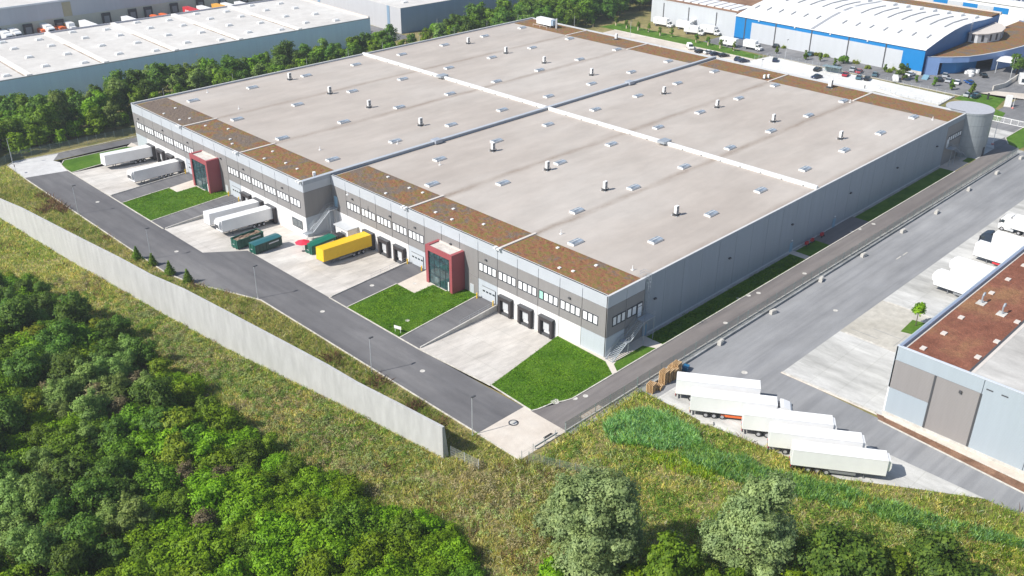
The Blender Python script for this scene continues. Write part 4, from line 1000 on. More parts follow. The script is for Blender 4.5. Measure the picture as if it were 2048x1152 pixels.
FG = plain('fence_green_grey', (0.20, 0.26, 0.25), .5)
mesh_fence('long grey green mesh fence on a pale plinth between side road and lorry yard', [(-21.8, -10.15), (-3.4, -10.15), (-3.4, -10.05), (166, -10.9)], 2.0, .3, 3.4, .11, FG, .32, br=.024)
MB_ = MB()
# low guard wall with rail behind the fence
t = thing('guard_wall', 'low pale concrete edging along the lorry yard side of the fence', 'wall'); m = MB(); m.box(-1.2, 166, -11.55, -11.25, 0, .45, surf('dark_joint_concrete', [(.22, .23, .23), (.3, .31, .31), (.38, .39, .39)], (.3, 2, 9))); m.build('wall_body', t); m = MB(); m.box(-1.2, 166, -11.2, -10.95, 0, .12, KERBM); m.build('edging', t)
mesh_fence('weathered mesh fence running from the wall end into the brown weeds', [(-38.9, -2.0), (-38.1, -7.4)], 1.9, 0, 2.7, .12, LGREY)
mesh_fence('mesh fence leading from the pad corner towards the silver willow', [(-31.2, -11.2), (-26.2, -22.6)], 1.7, 0, 2.5, .12, FG, br=.014)
mesh_fence('mesh fence with thin posts along the edge of the concrete pad', [(-31.9, -10.35), (-21.9, -10.35)], 1.8, 0, 2.5, .3, GALV)
mesh_fence('dark mesh fence in front of the tree row at the turning pad', [(-58, 172), (-41.5, 175.5), (-37, 179), (-4, 176.5), (60, 174.5)], 2.2, 0, 2.6, .10, FG, br=.014)
mesh_fence('pale steel fence round the tip of the far lawn', [(203.2, 98), (211.8, 96.2)], 1.4, 0, 2, .25, LGREY)
mesh_fence('thin steel fence between white car park and far road', [(211.4, 96), (210.4, 52), (209.2, 25.2)], 1.6, 0, 3, .3, GALV)
mesh_fence('steel railing on the near edge of the white car park', [(198.8, 46), (195.3, 37), (195.2, 24.2), (209, 24.8)], 1.2, 0, 2.4, .35, GALV, .35)
# guard rail on the pad corner
t = thing('guard_rail', 'short galvanised guard rail at the fence edge of the concrete pad', 'guard rail'); m = MB()
m.box(-28.6, -23.4, -9.95, -9.88, .45, .75, GALV); m.box(-28.6, -23.4, -9.97, -9.95, .55, .65, LGREY); m.build('beam', t)
for x in (-28.4, -26, -23.6): MB().box(x-.06, x+.06, -9.88, -9.76, 0, .7, GALV).build('post', t)
t = thing('slot_drain', 'short black drain slot in the concrete pad', 'drain'); MB().box(-.9, .9, -.2, .2, 0, .05, BLACK).build('grate', t); t.location = (*at(1096, 872), .037); t.rotation_euler = (0, 0, 0)
# white sliding gate at the far entrance
t = thing('sliding_gate', 'long white sliding gate behind the round tower', 'gate', (191.6, 0, 0)); m = MB()
for z in (.15, 1.75): m.box(-.06, .06, -6.0, 6.6, z, z+.16, WHITE)
y = -6.0
while y <= 6.6: m.box(-.05, .05, y, y+.12, .31, 1.75, WHITE); y += 2.08
m.build('frame', t); m = MB(); y = -5.85
while y < 6.6: m.box(-.015, .015, y, y+.05, .31, 1.75, WHITE); y += .24
m.build('bar_infill', t); MB().box(-.5, .5, -7.3, -6.2, 0, 2.2, WHITE).build('gate_post', t)
t = thing('barrier_post', 'orange and white barrier post right of the sliding gate', 'barrier', (196.5, -6.5, 0)); MB().box(-.25, .25, -.35, .35, .2, 1.9, ORANGE).build('housing', t); MB().box(-.1, .1, -.3, 3.0, 1.9, 2.1, WHITE).build('boom', t); MB().box(-.3, .3, -.4, .4, 0, .2, CONC).build('base', t)
t = thing('sign_pillar', 'white advertising pillar on the small lawn by the far entrance', 'sign', (*at(2014, 214), 0), .5); MB().box(-.25, .25, -1.0, 1.0, .25, 3.9, WHITE).build('panel', t); MB().box(-.35, .35, -1.1, 1.1, 0, .25, CONC).build('base', t)
def flagpole(px, py, h, lab):
    t = thing('flag_pole', lab, 'flag pole', (*at(px, py), 0)); MB().tube((0, 0, 0), (0, 0, h), .09, WHITE, 8, .05).build('pole', t); MB().box(-.3, .3, -.3, .3, 0, .35, plain('pale_red', (.62, .2, .17), .6)).build('base', t)
flagpole(1985, 289, 7.5, 'white flag pole with red base in the shadow of the round tower'); flagpole(2025, 217, 4.5, 'short white mast beside the white advertising pillar')
t = thing('ticket_post', 'dark post at the corner of the small lawn beside the far road', 'post', (*at(1975, 199), 0)); MB().box(-.2, .2, -.25, .25, 0, 2.0, BLACK).build('column', t); MB().box(-.24, .24, -.3, .3, 2.0, 2.12, DGREY).build('cap', t)
t = thing('bollard', 'small dark bollard alone on the white car park', 'bollard', (*at(1729, 177), 0.036)); MB().tube((0, 0, 0), (0, 0, 1.0), .14, BLACK, 8).build('post', t); MB().disc((0, 0, 1.0), .17, .08, DGREY, 10).build('cap', t)
# bicycle shelter in the white car park
t = thing('bicycle_shelter', 'glass bicycle shelter with steel frame in the white car park', 'shelter', (*at(1663, 146), 0), .15); m = MB()
for x in (-1.2, 1.2):
    for yy in (-3, 0, 3): m.tube((x, yy, 0), (x, yy, 2.3), .05, GALV)
m.build('frame', t); MB().box(-1.4, 1.4, -3.3, 3.3, 2.3, 2.38, glassy('shelter_glass', (.2, .28, .28), .2)).build('roof', t); MB().box(1.2, 1.24, -3, 3, .3, 2.2, MATS['shelter_glass']).build('back_pane', t)
# ------------------------------------------------------------------ street lamps of the site road
lamp0 = None
def lamp(px, py, label, h=7.2, ang=0.0, grp='grey street lamps along the site road'):
    global lamp0
    x, y = at(px, py)
    if lamp0 is None:
        t = thing('street_lamp', label, 'street lamp', (x, y, 0), ang, grp)
        MB().tube((0, 0, 0), (0, 0, 7.1), .085, LGREY, 8, .055).build('pole', t)
        MB().box(-.12, .75, -.16, .16, 7.1, 7.24, DGREY).box(-.06, .06, -.06, .06, 6.95, 7.1, LGREY).build('lamp_head', t)
        MB().disc((0, 0, 0), .2, .12, CONC, 10).build('base', t); lamp0 = t
    else: dup(lamp0, (x, y, 0), ang, label, grp)
lamp(157, 428, 'street lamp on the kerb opposite the far red entrance'); lamp(303, 518, 'street lamp standing behind the four little conifers'); lamp(516, 597, 'street lamp opposite the yellow trailer yard')
lamp(744, 747, 'street lamp opposite the square lawn'); lamp(945, 870, 'street lamp near the end of the concrete wall')
lamp(26, 329, 'street lamp at the turning pad by the dark tree row'); 
for p, l in [((373, 170), 'lamp post rising behind the roof edge among the trees, left one'), ((653, 122), 'lamp post rising behind the roof edge before the blue grey wall'), ((736, 104), 'lamp post behind the roof edge at the white fire wall cap'), ((875, 74), 'lamp post behind the roof edge by the yellowish tree'), ((928, 64), 'lamp post behind the roof edge before the dark hall'), ((1148, 68), 'lamp post at the foot of the dark wood behind the warehouse'), ((1260, 78), 'lamp post on the lawn behind the warehouse'), ((1570, 118), 'thin lamp post behind the white car park'), ((1520, 160), 'lamp post rising behind the rusty sedum strip'), ((2020, 158), 'lamp post beside the dark round tree near the canopy')]:
    lamp(p[0], p[1], l, grp='lamp posts behind the warehouse')
# round traffic sign at turning pad
t = thing('road_sign', 'small round road sign at the kerb of the turning pad', 'sign', (*at(33, 348), 0), -.6); MB().tube((0, 0, 0), (0, 0, 2.4), .03, GALV).build('pole', t); m = MB(); m.tube((-.05, 0, 2.3), (-.03, 0, 2.3), .36, plain('sign_grey_back', (.22, .1, .1), .5), 14); m.build('sign_plate', t)
# lawn sign
t = thing('lawn_sign', 'small white board on two posts at the kerb corner of the square lawn', 'sign', (*at(796, 665), .05), .3)
for s in (-.6, .6): MB().box(-.03, .03, s-.03, s+.03, 0, 1.4, WHITE).build('post', t)
MB().box(-.05, -.03, -.8, .8, .75, 1.4, WHITE).build('board', t)
# yellow bollards at the gates
yb = None
for (x, y, l) in [(-1.0, 27.95, 'R'), (-1.0, 32.6, 'R'), (-1.0, 49.7, 'L'), (-1.0, 54.4, 'L'), (-8.5, 110.2, 'M'), (-8.5, 115, 'M'), (-8.5, 136.7, 'F')]:
    lab = {'R': 'yellow bollard at the gate right of the near red entrance', 'L': 'yellow bollard at the gate left of the near red entrance', 'M': 'yellow bollard at the gate beside the two white trailers', 'F': 'yellow bollard at the gate left of the far red entrance'}[l]
    if yb is None: yb = MB().tube((0, 0, 0), (0, 0, 1.15), .14, YELLOW, 10).tube((0, 0, 1.15), (0, 0, 1.22), .14, YELLOW, 10, .07).build('bollard'); tag(yb, lab, 'bollard', 'yellow bollards guarding the gates'); o = yb
    else: o = yb.copy(); COL.objects.link(o); o['label'] = lab
    o.location = (x, y, .02)
# conical kerb stones and blocks along the fence
bl = None
for i, p in enumerate([(1441, 688), (1546, 627), (1642, 562), (1727, 513), (1806, 465), (1873, 427), (1937, 381), (1994, 348), (2042, 318)]):
    if bl is None:
        m = MB(); m.prism([(-.75, -.35), (.75, -.35), (.75, .35), (-.75, .35)], 0, .75, CONC); m.prism([(-.6, -.22), (.6, -.22), (.6, .22), (-.6, .22)], .75, .85, CONC)
        bl = tag(m.build('concrete_block'), 'pale concrete block set along the fence in the lorry yard', 'concrete block', 'concrete blocks along the fence'); o = bl
    else: o = bl.copy(); COL.objects.link(o)
    o.location = (*at(*p), .02); o.rotation_euler = (0, 0, random.Random(i).uniform(-.25, .25)); o['label'] = ['concrete block nearest the wooden pallets', 'second concrete block from the pallets along the fence', 'third concrete block from the pallets along the fence', 'concrete block before the first fence rail section end', 'fifth concrete block from the pallets along the fence', 'concrete block opposite the black cab', 'concrete block opposite the white cab', 'second last concrete block towards the far entrance', 'last concrete block at the edge of the photo'][i]
# red hydrants / hose carts by the long wall
for i, (x, lab) in enumerate([(68.8, 'red fire cart at the shaded wall, nearer the corner'), (71.2, 'red fire cart at the shaded wall beside the grass strip end'), (75.6, 'red hydrant at the shaded wall by the paved recess')]):
    t = thing('fire_cart', lab, 'fire cart', (x, -.9, .05)); MB().box(-.45, .45, -.25, .25, .35, 1.0, RED).build('tank', t)
    for s in (-.5, .5): wheel_mb(s, -.3, .25, .1, False).build('wheel', t)
    MB().tube((.45, 0, .9), (.9, 0, 1.2), .03, RED).build('handle', t)
# ------------------------------------------------------------------ pallets
WOOD = surf('pallet_wood', [(.40, .24, .11), (.52, .34, .17), (.60, .42, .24)], (.8, 3, 14), amt=(1, .6, .6)); 
def pallet_stack(px, py, n, label, rz=.1, mat=None):
    x, y = at(px, py); t = thing('pallet_stack', label, 'pallet stack', (x, y, .03), rz, 'stacks of wooden pallets by the fence')
    rnd = random.Random(px); W_ = mat or WOOD; p0 = None
    for k in range(n):
        if p0 is None:
            m = MB()
            for i in range(5): m.box(-.6, .6, -.4+i*.175, -.4+i*.175+.11, .12, .145, W_)
            for yy in (-.4, -.05, .3): m.box(-.6, .6, yy, yy+.1, 0, .025, W_); [m.box(xx, xx+.14, yy, yy+.1, .025, .12, W_) for xx in (-.6, -.07, .46)]
            p0 = m.build('pallet', t); o = p0
        else: o = p0.copy(); COL.objects.link(o); o.parent = t
        o.location = (rnd.uniform(-.03, .03), rnd.uniform(-.03, .03), k*.148); o.scale = (1.25, 1.5, 1)
pallet_stack(1302, 783, 11, 'pallet stack standing alone nearest the reeds', .2)
pallet_stack(1317, 777, 4, 'low heap of pallets beside the single stack', .35)
pallet_stack(1327, 766, 17, 'tallest pallet stack in the row at the fence', .1)
pallet_stack(1337, 761, 15, 'pallet stack right of the tallest one', .15); pallet_stack(1346, 756, 13, 'third pallet stack from the reeds in the row', .1); pallet_stack(1352, 748, 16, 'bright pallet stack last in the row before the blue bin', .12); pallet_stack(1344, 748, 12, 'pallet stack hidden behind the row at the fence', .1)
t = thing('tipping_bin', 'small blue tipping bin at the end of the pallet row', 'bin', (*at(1371, 741), .03), .3); MB().extr([(-.6, .2), (.4, .2), (.75, .9), (-.6, .9)], -.5, .5, plain('bin_blue', (.02, .13, .26), .5)).build('hopper', t); MB().box(-.8, .6, -.5, .5, 0, .2, DGREY).build('skid', t)
t = thing('stone_slab', 'pale stone slab lying at the reed edge by the parked row', 'stone', (*at(1413, 848), .02), -.9); MB().box(-1.0, 1.0, -.45, .45, 0, .4, CONC).build('block', t)
# ------------------------------------------------------------------ hall with rust brown roof (right)
PB = corrugated('pale_blue_sheet', (0.36, 0.415, 0.46), 'Z', 1.4, .05, var=.03); GB = corrugated('grey_brown_sheet', (.27, .255, .25), 'Z', 1.4, .09, var=.05)
HR = 12.9; X0, Y0 = 19.5, -43.2
t = thing('brown_roof_hall', 'pale blue and grey hall with a rust brown planted roof strip at the right edge', 'warehouse')
MB().box(X0+.2, 140, -140, Y0-.2, -.2, HR-.7, MGREY).build('inner_wall', t)
def ph(y1, y0, z0, z1, mat, nm): return MB().box(X0, X0+.25, y0+.05, y1-.05, z0, z1, mat).build(nm, t)
ph(-43.2, -50.0, .15, 5.2, PB, 'wall_panel'); ph(-43.2, -50, 5.25, 10.4, GB, 'wall_panel'); ph(-50, -57.0, .15, 10.4, GB, 'wall_panel'); ph(-43.2, -57.0, 10.45, HR, PB, 'wall_panel')
for k in range(10): ph(-57-k*8.3, -57-(k+1)*8.3, .15, HR, PB, 'wall_panel')
MB().box(X0-.12, X0, -140, -43.2, 0, .6, CONC).build('wall_base', t)
for y in (-50, -57): MB().box(X0-.06, X0, y-.16, y+.16, .15, 10.4, DGREY).build('downpipe', t)
MB().box(X0, 140, Y0-.25, Y0, -.2, HR, PB).build('wall_panel', t); MB().box(X0-.02, X0, Y0-.25, Y0, .6, 5.2, WHITE).build('corner_trim', t)
BLP = plain('blue_grey_coping', (.25, .30, .40), .4)
MB().box(X0+.25, 140, Y0-.7, Y0-.25, HR-.5, HR+.12, BLP).box(X0-.03, X0+.45, -140, Y0-.02, HR, HR+.1, plain('pale_coping', (.56, .6, .65), .4)).build('parapet', t)
RB = surf('brown_sedum', [(.20, .075, .045), (.25, .10, .062), (.29, .15, .075)], (.1, .7, 3.5), amt=(1, .7, .9), bump=.6, bscale=4)
MB().box(X0+.5, 140, -54.0, Y0-.9, HR-.75, HR-.5, RB).build('green_roof', t)
GR_ = surf('grey_roof_sheet', [(.40, .385, .36), (.47, .455, .43), (.53, .52, .495)], (.06, .4, 4), stretch=(1, .4, 1), amt=(1, .6, .2))
MB().box(X0+.45, 140, -140, -54.9, HR-.75, HR-.45, GR_).build('roof', t)
MB().box(X0+.5, 140, -54.9, -54.4, HR-.75, HR-.42, PATH).box(X0+.5, 140, -54.4, -54.0, HR-.75, HR-.48, DGREY).box(X0+.5, 140, Y0-1.1, Y0-.7, HR-.75, HR-.46, PATH).build('roof_kerb', t)
for x, y in [(22.5, -46.2), (29.5, -46.5), (36.8, -46.3), (49.5, -46.4), (57, -46.4), (65, -46.3), (26, -53.4), (33, -53.6), (42, -53.5), (52, -53.6)]:
    MB().box(x-.55, x+.55, y-.4, y+.4, HR-.5, HR-.3, PATH).build('roof_outlet', t)
for x, y in [(44.5, -46.6), (43.0, -50.6)]:
    m = MB(); m.box(x-.9, x+.9, y-.7, y+.7, HR-.5, HR-.38, CONC); P = [(x, y, HR-.4), (x, y, HR+.9), (x+.35, y, HR+1.3), (x+.8, y, HR+1.2), (x+.9, y, HR+.7)]
    for a, c in zip(P, P[1:]): m.tube(a, c, .16, GALV, 8)
    m.build('vent_pipe', t)
for y in (-58, -60.2): MB().box(X0-.04, X0, y-.5, y+.5, 11.4, 11.6, DGREY).build('wall_vent', t)
MB().box(X0-.3, X0, -54.3, -53.9, 9.2, 9.6, DGREY).build('wall_lamp', t)
m = MB(); BX = plain('sky_blue_porch', (.28, .46, .78), .5)
m.box(56.6, 66.5, Y0, -40.0, 0, 4.6, BX); m.box(56.8, 66.3, Y0, -40.2, 4.6, 4.65, PATH); m.box(56.6, 66.5, -40.2, -40.0, 4.6, 5.0, BLP); m.box(56.6, 56.8, Y0, -40.2, 4.6, 5.0, BLP); m.build('porch', t)
for x in (69.6, 77.9, 89.6, 97.6, 110.2): MB().box(x-1.6, x+1.6, Y0, Y0+.5, .2, 4.4, SHELT).build('dock_shelter', t)
# ------------------------------------------------------------------ long pale hall on the left
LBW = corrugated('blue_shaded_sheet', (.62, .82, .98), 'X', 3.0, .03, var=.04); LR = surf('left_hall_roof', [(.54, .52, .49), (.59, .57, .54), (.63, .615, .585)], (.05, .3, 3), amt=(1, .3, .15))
lb = thing('long_pale_hall', 'long low hall with pale roof and blue grey wall behind the tree row', 'warehouse', (114.5, 216.9, 0), R_(-2.7))
Lh, Dh, Hh = 300, 55.5, 10.0
MB().box(-Lh, 0, 0, Dh, -.2, Hh-.25, LBW).build('wall', lb)
m = MB(); m.poly([(-Lh+.3, .3, Hh-.24), (-.3, .3, Hh-.24), (-.3, Dh-.3, Hh-.24), (-Lh+.3, Dh-.3, Hh-.24)], LR); lr = m.build('roof', lb)
m = MB(); m.box(-Lh, 0, -.05, .3, Hh-.3, Hh+.05, LGREY); m.box(-Lh, 0, Dh-.3, Dh, Hh-.3, Hh+.35, plain('lilac_grey_coping', (.42, .42, .47), .5)); m.box(-.6, 0.02, .3, Dh-.3, Hh-.3, Hh+.5, PATH); m.build('parapet', lb)
RIDGE = surf('pale_roof_seam', [(.66, .63, .59), (.72, .70, .66), (.75, .73, .70)], (.3, 1, 4))
sl0 = None
for k in range(8):
    x = -31.0-k*24.2
    MB().box(x-.8, x+.8, .3, Dh-.3, Hh-.3, Hh+.35, RIDGE).build('roof_seam', lr)
    MB().box(x-1.5, x-.8, 2, Dh-20, Hh-.238, Hh-.23, DIRT).build('dirt_band', lr)
for k in range(-1, 8):
    for dx in (-7.5, -18.5):
        for yy in (9, 24, 39, 51):
            x = -31-k*24.2+dx+2
            if x > -3: continue
            if sl0 is None: m = MB(); m.box(-1.1, 1.1, -.8, .8, 0, .5, WHITE); m.box(-.9, .9, -.6, .6, .5, .7, WHITE); sl0 = m.build('skylight', lr); o = sl0
            else: o = sl0.copy(); COL.objects.link(o); o.parent = lr
            o.location = (x, yy+(0 if dx < -10 else -4), Hh-.25)
for x in (-73, -38): MB().box(x, x+.6, -.15, 0, 7.3, 7.9, WHITE).build('wall_lamp', lb)
# ------------------------------------------------------------------ hall with docks far back left
bb = thing('far_dock_hall', 'pale grey hall with black loading docks behind the long pale hall', 'warehouse', (0, 323.5, 0), R_(-1.5))
BBW = corrugated('pale_grey_far_sheet', (.50, .50, .51), 'X', 2.0, .03, var=.04)
MB().box(-260, 140, 0, 60, -.2, 11.8, BBW).build('wall', bb)
m = MB(); m.poly([(-260, .4, 11.82), (140, .4, 11.82), (140, 60, 11.82), (-260, 60, 11.82)], LR); m.box(-260, 140, -.1, .4, 11.5, 12.1, WHITE); m.build('roof', bb)
m = MB(); m.box(-260, 140, -.08, -.0, 0, 5.2, plain('cream_wall_base', (.52, .50, .40), .7)); m.build('wall_base', bb)
m = MB(); m.box(38, 41.5, -.12, -.0, 5.3, 11, plain('ochre_panel', (.42, .36, .22), .6)); m.build('wall_panel', bb)
for x in (-1, 11, 23, 35.5, 55, 66.5, 73.5, 85.5, 98, 109, 120): 
    MB().box(x-1.8, x+1.8, -.9, -.1, .3, 4.6, SHELT).box(x-1.1, x+1.1, -.92, -.9, .8, 3.4, MGREY).build('dock_shelter', bb)
def far_trailer(px, py, label, mat=TRAILERW, ang=-H2, kind='t', z=3.0):
    if kind == 'c': z = .6
    x, y = at(px, py, z); g = 'vehicles at the docks of the far hall'
    if kind == 't': return semi_trailer(label, (x, y, .03), ang, mat, g)
    if kind == 'c': return rolloff(label, x, y, ang, mat, mat, L=6)
    if kind == 'l':
        tr = semi_trailer(label, (x, y, .03), ang, mat, g, L=9); sub = bpy.data.objects.new('tractor_unit', None); COL.objects.link(sub); sub.parent = tr; sub.location = (3.9, 0, 0); tractor('', None, 0, TRAILERW, parent=sub); tr['category'] = 'lorry'; tr.name = 'articulated_lorry'; return tr
far_trailer(6, 66, 'white lorry at the far hall by the left edge of the photo', kind='l'); far_trailer(24, 62, 'white lorry second from the left edge at the far hall', kind='l')
far_trailer(90, 53, 'white lorry beside the small yellow and white truck at the far hall', kind='l')
for px, py, l in ((86, 66, 'orange container nearest the blue bins at the far hall'), (104, 63, 'orange container next to its twin at the far hall'), (122, 61, 'orange container before the yellow box at the far hall')):
    o = far_trailer(px, py, l, ORANGE, kind='c'); o['group'] = 'orange containers at the far hall'
x, y = at(139, 50, 2.5); t = thing('box_truck', 'small truck with yellow sided white box at the far hall', 'truck', (x, y, .03), -H2); MB().box(-2.5, 2.5, -1.2, 1.2, .9, 3.6, WHITE).box(-2.5, -1.6, -1.22, 1.22, 1.4, 3.0, YELLOW).build('box_body', t); MB().box(2.6, 4.2, -1, 1, .5, 2.4, WHITE).build('cab', t)
for s in (-1, 1): wheel_mb(-1.4, s*.95, .42, .28).build('wheel', t); wheel_mb(3.2, s*.95, .42, .28).build('wheel', t)
far_trailer(178, 50, 'white trailer at a black dock in the middle of the far hall'); far_trailer(258, 40, 'white lorry at the far hall before the orange load', kind='l')
o = far_trailer(312, 40, 'orange container alone right of the white lorry at the far hall', ORANGE, kind='c'); o['group'] = 'orange containers at the far hall'
o = far_trailer(330, 37, 'orange container close to the red trailer at the far hall', ORANGE, kind='c'); o['group'] = 'orange containers at the far hall'
rt = far_trailer(386, 22, 'red trailer with white lettering at the far hall', RED)
m = MB(); rnd = random.Random(5); xx = -4.5
for w_ in (.7, .5, .7, .7, 0, .6, 0, .8, .6, .8, .7, .7):
    if w_: m.box(xx, xx+w_*.75, -1.3, -1.28, 2.1, 3.1, WHITE)
    xx += .8
m.build('lettering', rt)
far_trailer(414, 20, 'white trailer directly right of the red trailer'); far_trailer(444, 16, 'amber trailer with a pale roof at the far hall', plain('amber_trailer', (.75, .38, .06), .5)); far_trailer(462, 14, 'white trailer beside the amber one at the far hall'); far_trailer(484, 10, 'white lorry last at the far hall by the roof corner', kind='l')
for px, py, l in ((76, 57, 'blue bin nearer the orange containers at the far hall'), (87, 54, 'blue bin at the wall of the far hall'), (307, 26, 'blue box on the wall of the far hall'), (297, 30, 'dark blue post at the wall of the far hall')):
    x, y = at(px, py, .6); t = thing('waste_bin', l, 'bin', (x, y, .03)); MB().box(-.8, .8, -.6, .6, .1, 3.0, plain('deep_blue', (.01, .09, .30), .5)).build('shell', t); MB().box(-.85, .85, -.65, .65, 3.0, 3.15, DGREY).build('lid', t)
# ------------------------------------------------------------------ dark blue hall (back middle)
t = thing('dark_blue_hall', 'hall with a dark blue shaded front and pale side wall behind the tree row', 'warehouse', (133.5, 221.5, 0), R_(-2.7))
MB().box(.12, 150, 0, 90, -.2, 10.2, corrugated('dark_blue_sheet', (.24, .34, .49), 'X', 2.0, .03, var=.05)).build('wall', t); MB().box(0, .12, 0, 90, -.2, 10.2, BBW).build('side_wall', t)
m = MB(); m.box(0, 150, 0, 90, 10.2, 10.35, LR); r = m.build('roof', t)
for i, (x, y) in enumerate([(8, 8), (22, 10), (36, 12), (8, 26), (22, 30), (12, 48), (28, 50)]): MB().box(x-1.2, x+1.2, y-.8, y+.8, 10.35, 10.9, WHITE).build('skylight', r)
for y in (8.5, 62, 70): MB().box(-.15, 0, y-.9, y+.9, 0, 10.2, plain('steel_blue_strip', (.22, .32, .42), .5)).build('wall_strip', t)
MB().box(-.5, 0, 80, 96, 0, 9.5, WHITE).build('wall_panel', t)
# ------------------------------------------------------------------ blue and grey hall with white vaulted roof
hb = thing('blue_hall', 'blue and grey hall with a white vaulted roof and a planted flat wing', 'warehouse')
BLUE = plain('cobalt_sheet', (.003, .195, .50), .45, var=.05, scale=.3); BLUE2 = plain('cobalt_shaded_sheet', (.005, .15, .42), .45, var=.08, scale=.5)  # BLUE2 is the same cobalt with the gable's shade put into its colour
GSH = corrugated('silver_grey_sheet', (.52, .545, .575), 'Y', 1.6, .03, var=.03)
HX = 227.0; gy0, gy1 = 44.5, 123.0
# vault profile over x
VP = [(0, 9.2), (6, 10.3), (14, 11.7), (22, 12.7), (31, 13.2), (40, 13.0), (50, 12.3), (58, 12.0), (66, 12.0)]
VR = surf('white_vault_roof', [(.70, .70, .69), (.74, .74, .73), (.77, .77, .76)], (.05, .3, 2), stretch=(1, .3, 1), amt=(1, .25, .1))
m = MB()
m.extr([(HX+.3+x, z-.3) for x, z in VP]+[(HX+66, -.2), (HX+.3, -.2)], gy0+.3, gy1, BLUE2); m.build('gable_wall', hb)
m = MB()
for (x0, z0), (x1, z1) in zip(VP[:-2], VP[1:-1]): m.poly([(HX+x0-.4, gy0-.3, z0), (HX+x1-.4, gy0-.3, z1), (HX+x1-.4, gy1, z1), (HX+x0-.4, gy1, z0)], VR)
m.box(HX-.4, HX-.2, gy0-.3, gy1, 8.9, 9.19, WHITE); vr = m.build('roof', hb)
m = MB(); m.box(HX+58, HX+66, gy0+.5, gy1, 11.9, 12.3, sedum('far_sedum', (5, 9, 0))); m.box(HX+66, HX+67, gy0, gy1, 11.5, 12.7, PATH); m.build('green_roof', hb)
def vz(x):
    for (x0, z0), (x1, z1) in zip(VP, VP[1:]):
        if x0 <= x <= x1: return z0+(z1-z0)*(x-x0)/(x1-x0)
RS = plain('roof_slot_grey', (.34, .35, .37), .5)
m = MB()
for i in range(12):
    x0, x1 = i*5, (i+1)*5
    if x1 > 58: break
    m.poly([(HX+x0-.4, 88.2, vz(x0)+.04), (HX+x1-.4, 88.2, vz(x1)+.04), (HX+x1-.4, 89.6, vz(x1)+.04), (HX+x0-.4, 89.6, vz(x0)+.04)], RS)
m.build('roof_seam', vr)
for k in range(14):
    y = 48.5+k*5.5
    if abs(y-89) < 2.5: continue
    m = MB(); m.prism([(HX+9, y), (HX+12.5, y), (HX+12.5, y+.5), (HX+9, y+.5)], [vz(9.4)+.05, vz(12.9)+.05]*1+[vz(12.9)+.05, vz(9.4)+.05], [vz(9.4)+.35, vz(12.9)+.35, vz(12.9)+.35, vz(9.4)+.35], RS); m.build('roof_vent', vr)
    m = MB()
    for x0 in range(23, 44, 3): m.prism([(HX+x0, y), (HX+x0+3, y), (HX+x0+3, y+.45), (HX+x0, y+.45)], [vz(x0+.4)+.03, vz(x0+3.4)+.03, vz(x0+3.4)+.03, vz(x0+.4)+.03], [vz(x0+.4)+.3, vz(x0+3.4)+.3, vz(x0+3.4)+.3, vz(x0+.4)+.3], RS)
    m.build('roof_slot', vr)
    m = MB(); m.box(HX+48, HX+52, y-1, y+.8, vz(48)-.4, vz(48)+.7, WHITE); m.build('skylight', vr)
m = MB(); m.box(HX, HX+.3, gy0, 123, 7.4, 8.9, BLUE); m.box(HX, HX+.3, gy0, 52.5, 1.3, 7.4, BLUE); m.box(HX, HX+.3, 115.4, 123, .6, 7.4, BLUE); m.build('blue_front', hb)
m = MB(); m.box(HX, HX+.3, 52.5, 115.4, 0, 7.4, GSH); m.box(HX, HX+.3, gy0, 52.5, 0, 1.3, CONC); m.build('grey_front', hb)
m = MB(); m.box(HX, HX+.3, 123, 165.5, 0, 9.5, GSH); m.box(HX+.3, HX+70, 123, 165.5, 0, 9.3, GSH); m.build('grey_front', hb)
m = MB(); m.box(HX-.02, HX+.4, 123, 165.5, 9.5, 9.9, LGREY); m.build('parapet', hb)
m = MB(); m.box(HX+.4, HX+70, 123, 165.3, 9.3, 9.4, surf('brown_flat_roof', [(.2, .11, .07), (.27, .16, .10), (.33, .2, .13)], (.1, .6, 3))); fr = m.build('roof', hb)
for k in range(10):
    y = 127+k*4; m = MB(); m.box(HX+6, HX+17, y-1, y+2.2, 9.4, 9.75, WHITE); m.build('skylight', fr); 
for y in (59, 73.6, 88.9, 104.5, 118.3, 132.2, 146, 159): MB().box(HX-.12, HX, y-.2, y+.2, 0, 8.8, DGREY).build('downpipe', hb)
for y in (66, 81, 96, 112): MB().box(HX-.35, HX, y, y+.5, 8.3, 8.7, WHITE).build('wall_lamp', hb)
MB().box(HX-.1, HX, 55, 56.5, 0, 2.4, LGREY).build('door', hb); m = MB(); m.box(HX-1.8, HX, 141.8, 143.8, 3.9, 4.5, WHITE); m.build('canopy', hb)
for s in (-.5, .5): MB().tube((264+s, 44.0, 6), (264+s, 44.0, 15), .08, LGREY, 5).build('ladder_rail', hb)
# curved wing with planted roof
AW = plain('periwinkle_panel', (.20, .32, .58), .5, var=.05, scale=.4)
edge = [(228.5, 44.2), (231.5, 40.5), (234.5, 37.6), (240, 33.7), (246, 31.4), (252.3, 29.6), (261, 27.6), (270, 26.2), (285, 26), (300, 29), (312, 36), (316, 44.2)]
an = thing('curved_wing', 'low curved blue building with planted roof and a dark gateway', 'building')
m = MB(); zt = 6.4
for i, (p, q) in enumerate(zip(edge, edge[1:])):
    zb = 4.4 if 1 <= i <= 4 else 0
    d = Vector((q[0]-p[0], q[1]-p[1])).normalized(); nx, ny = -d.y*.35, d.x*.35
    m.prism(ccw([p, q, (q[0]+nx, q[1]+ny), (p[0]+nx, p[1]+ny)]), zb, zt, AW)
m.build('wall', an)
m = MB(); m.poly([(p[0], p[1], zt-.35) for p in ccw(edge)], sedum('wing_sedum', (31, 3, 0))); m.build('green_roof', an)
m = MB()
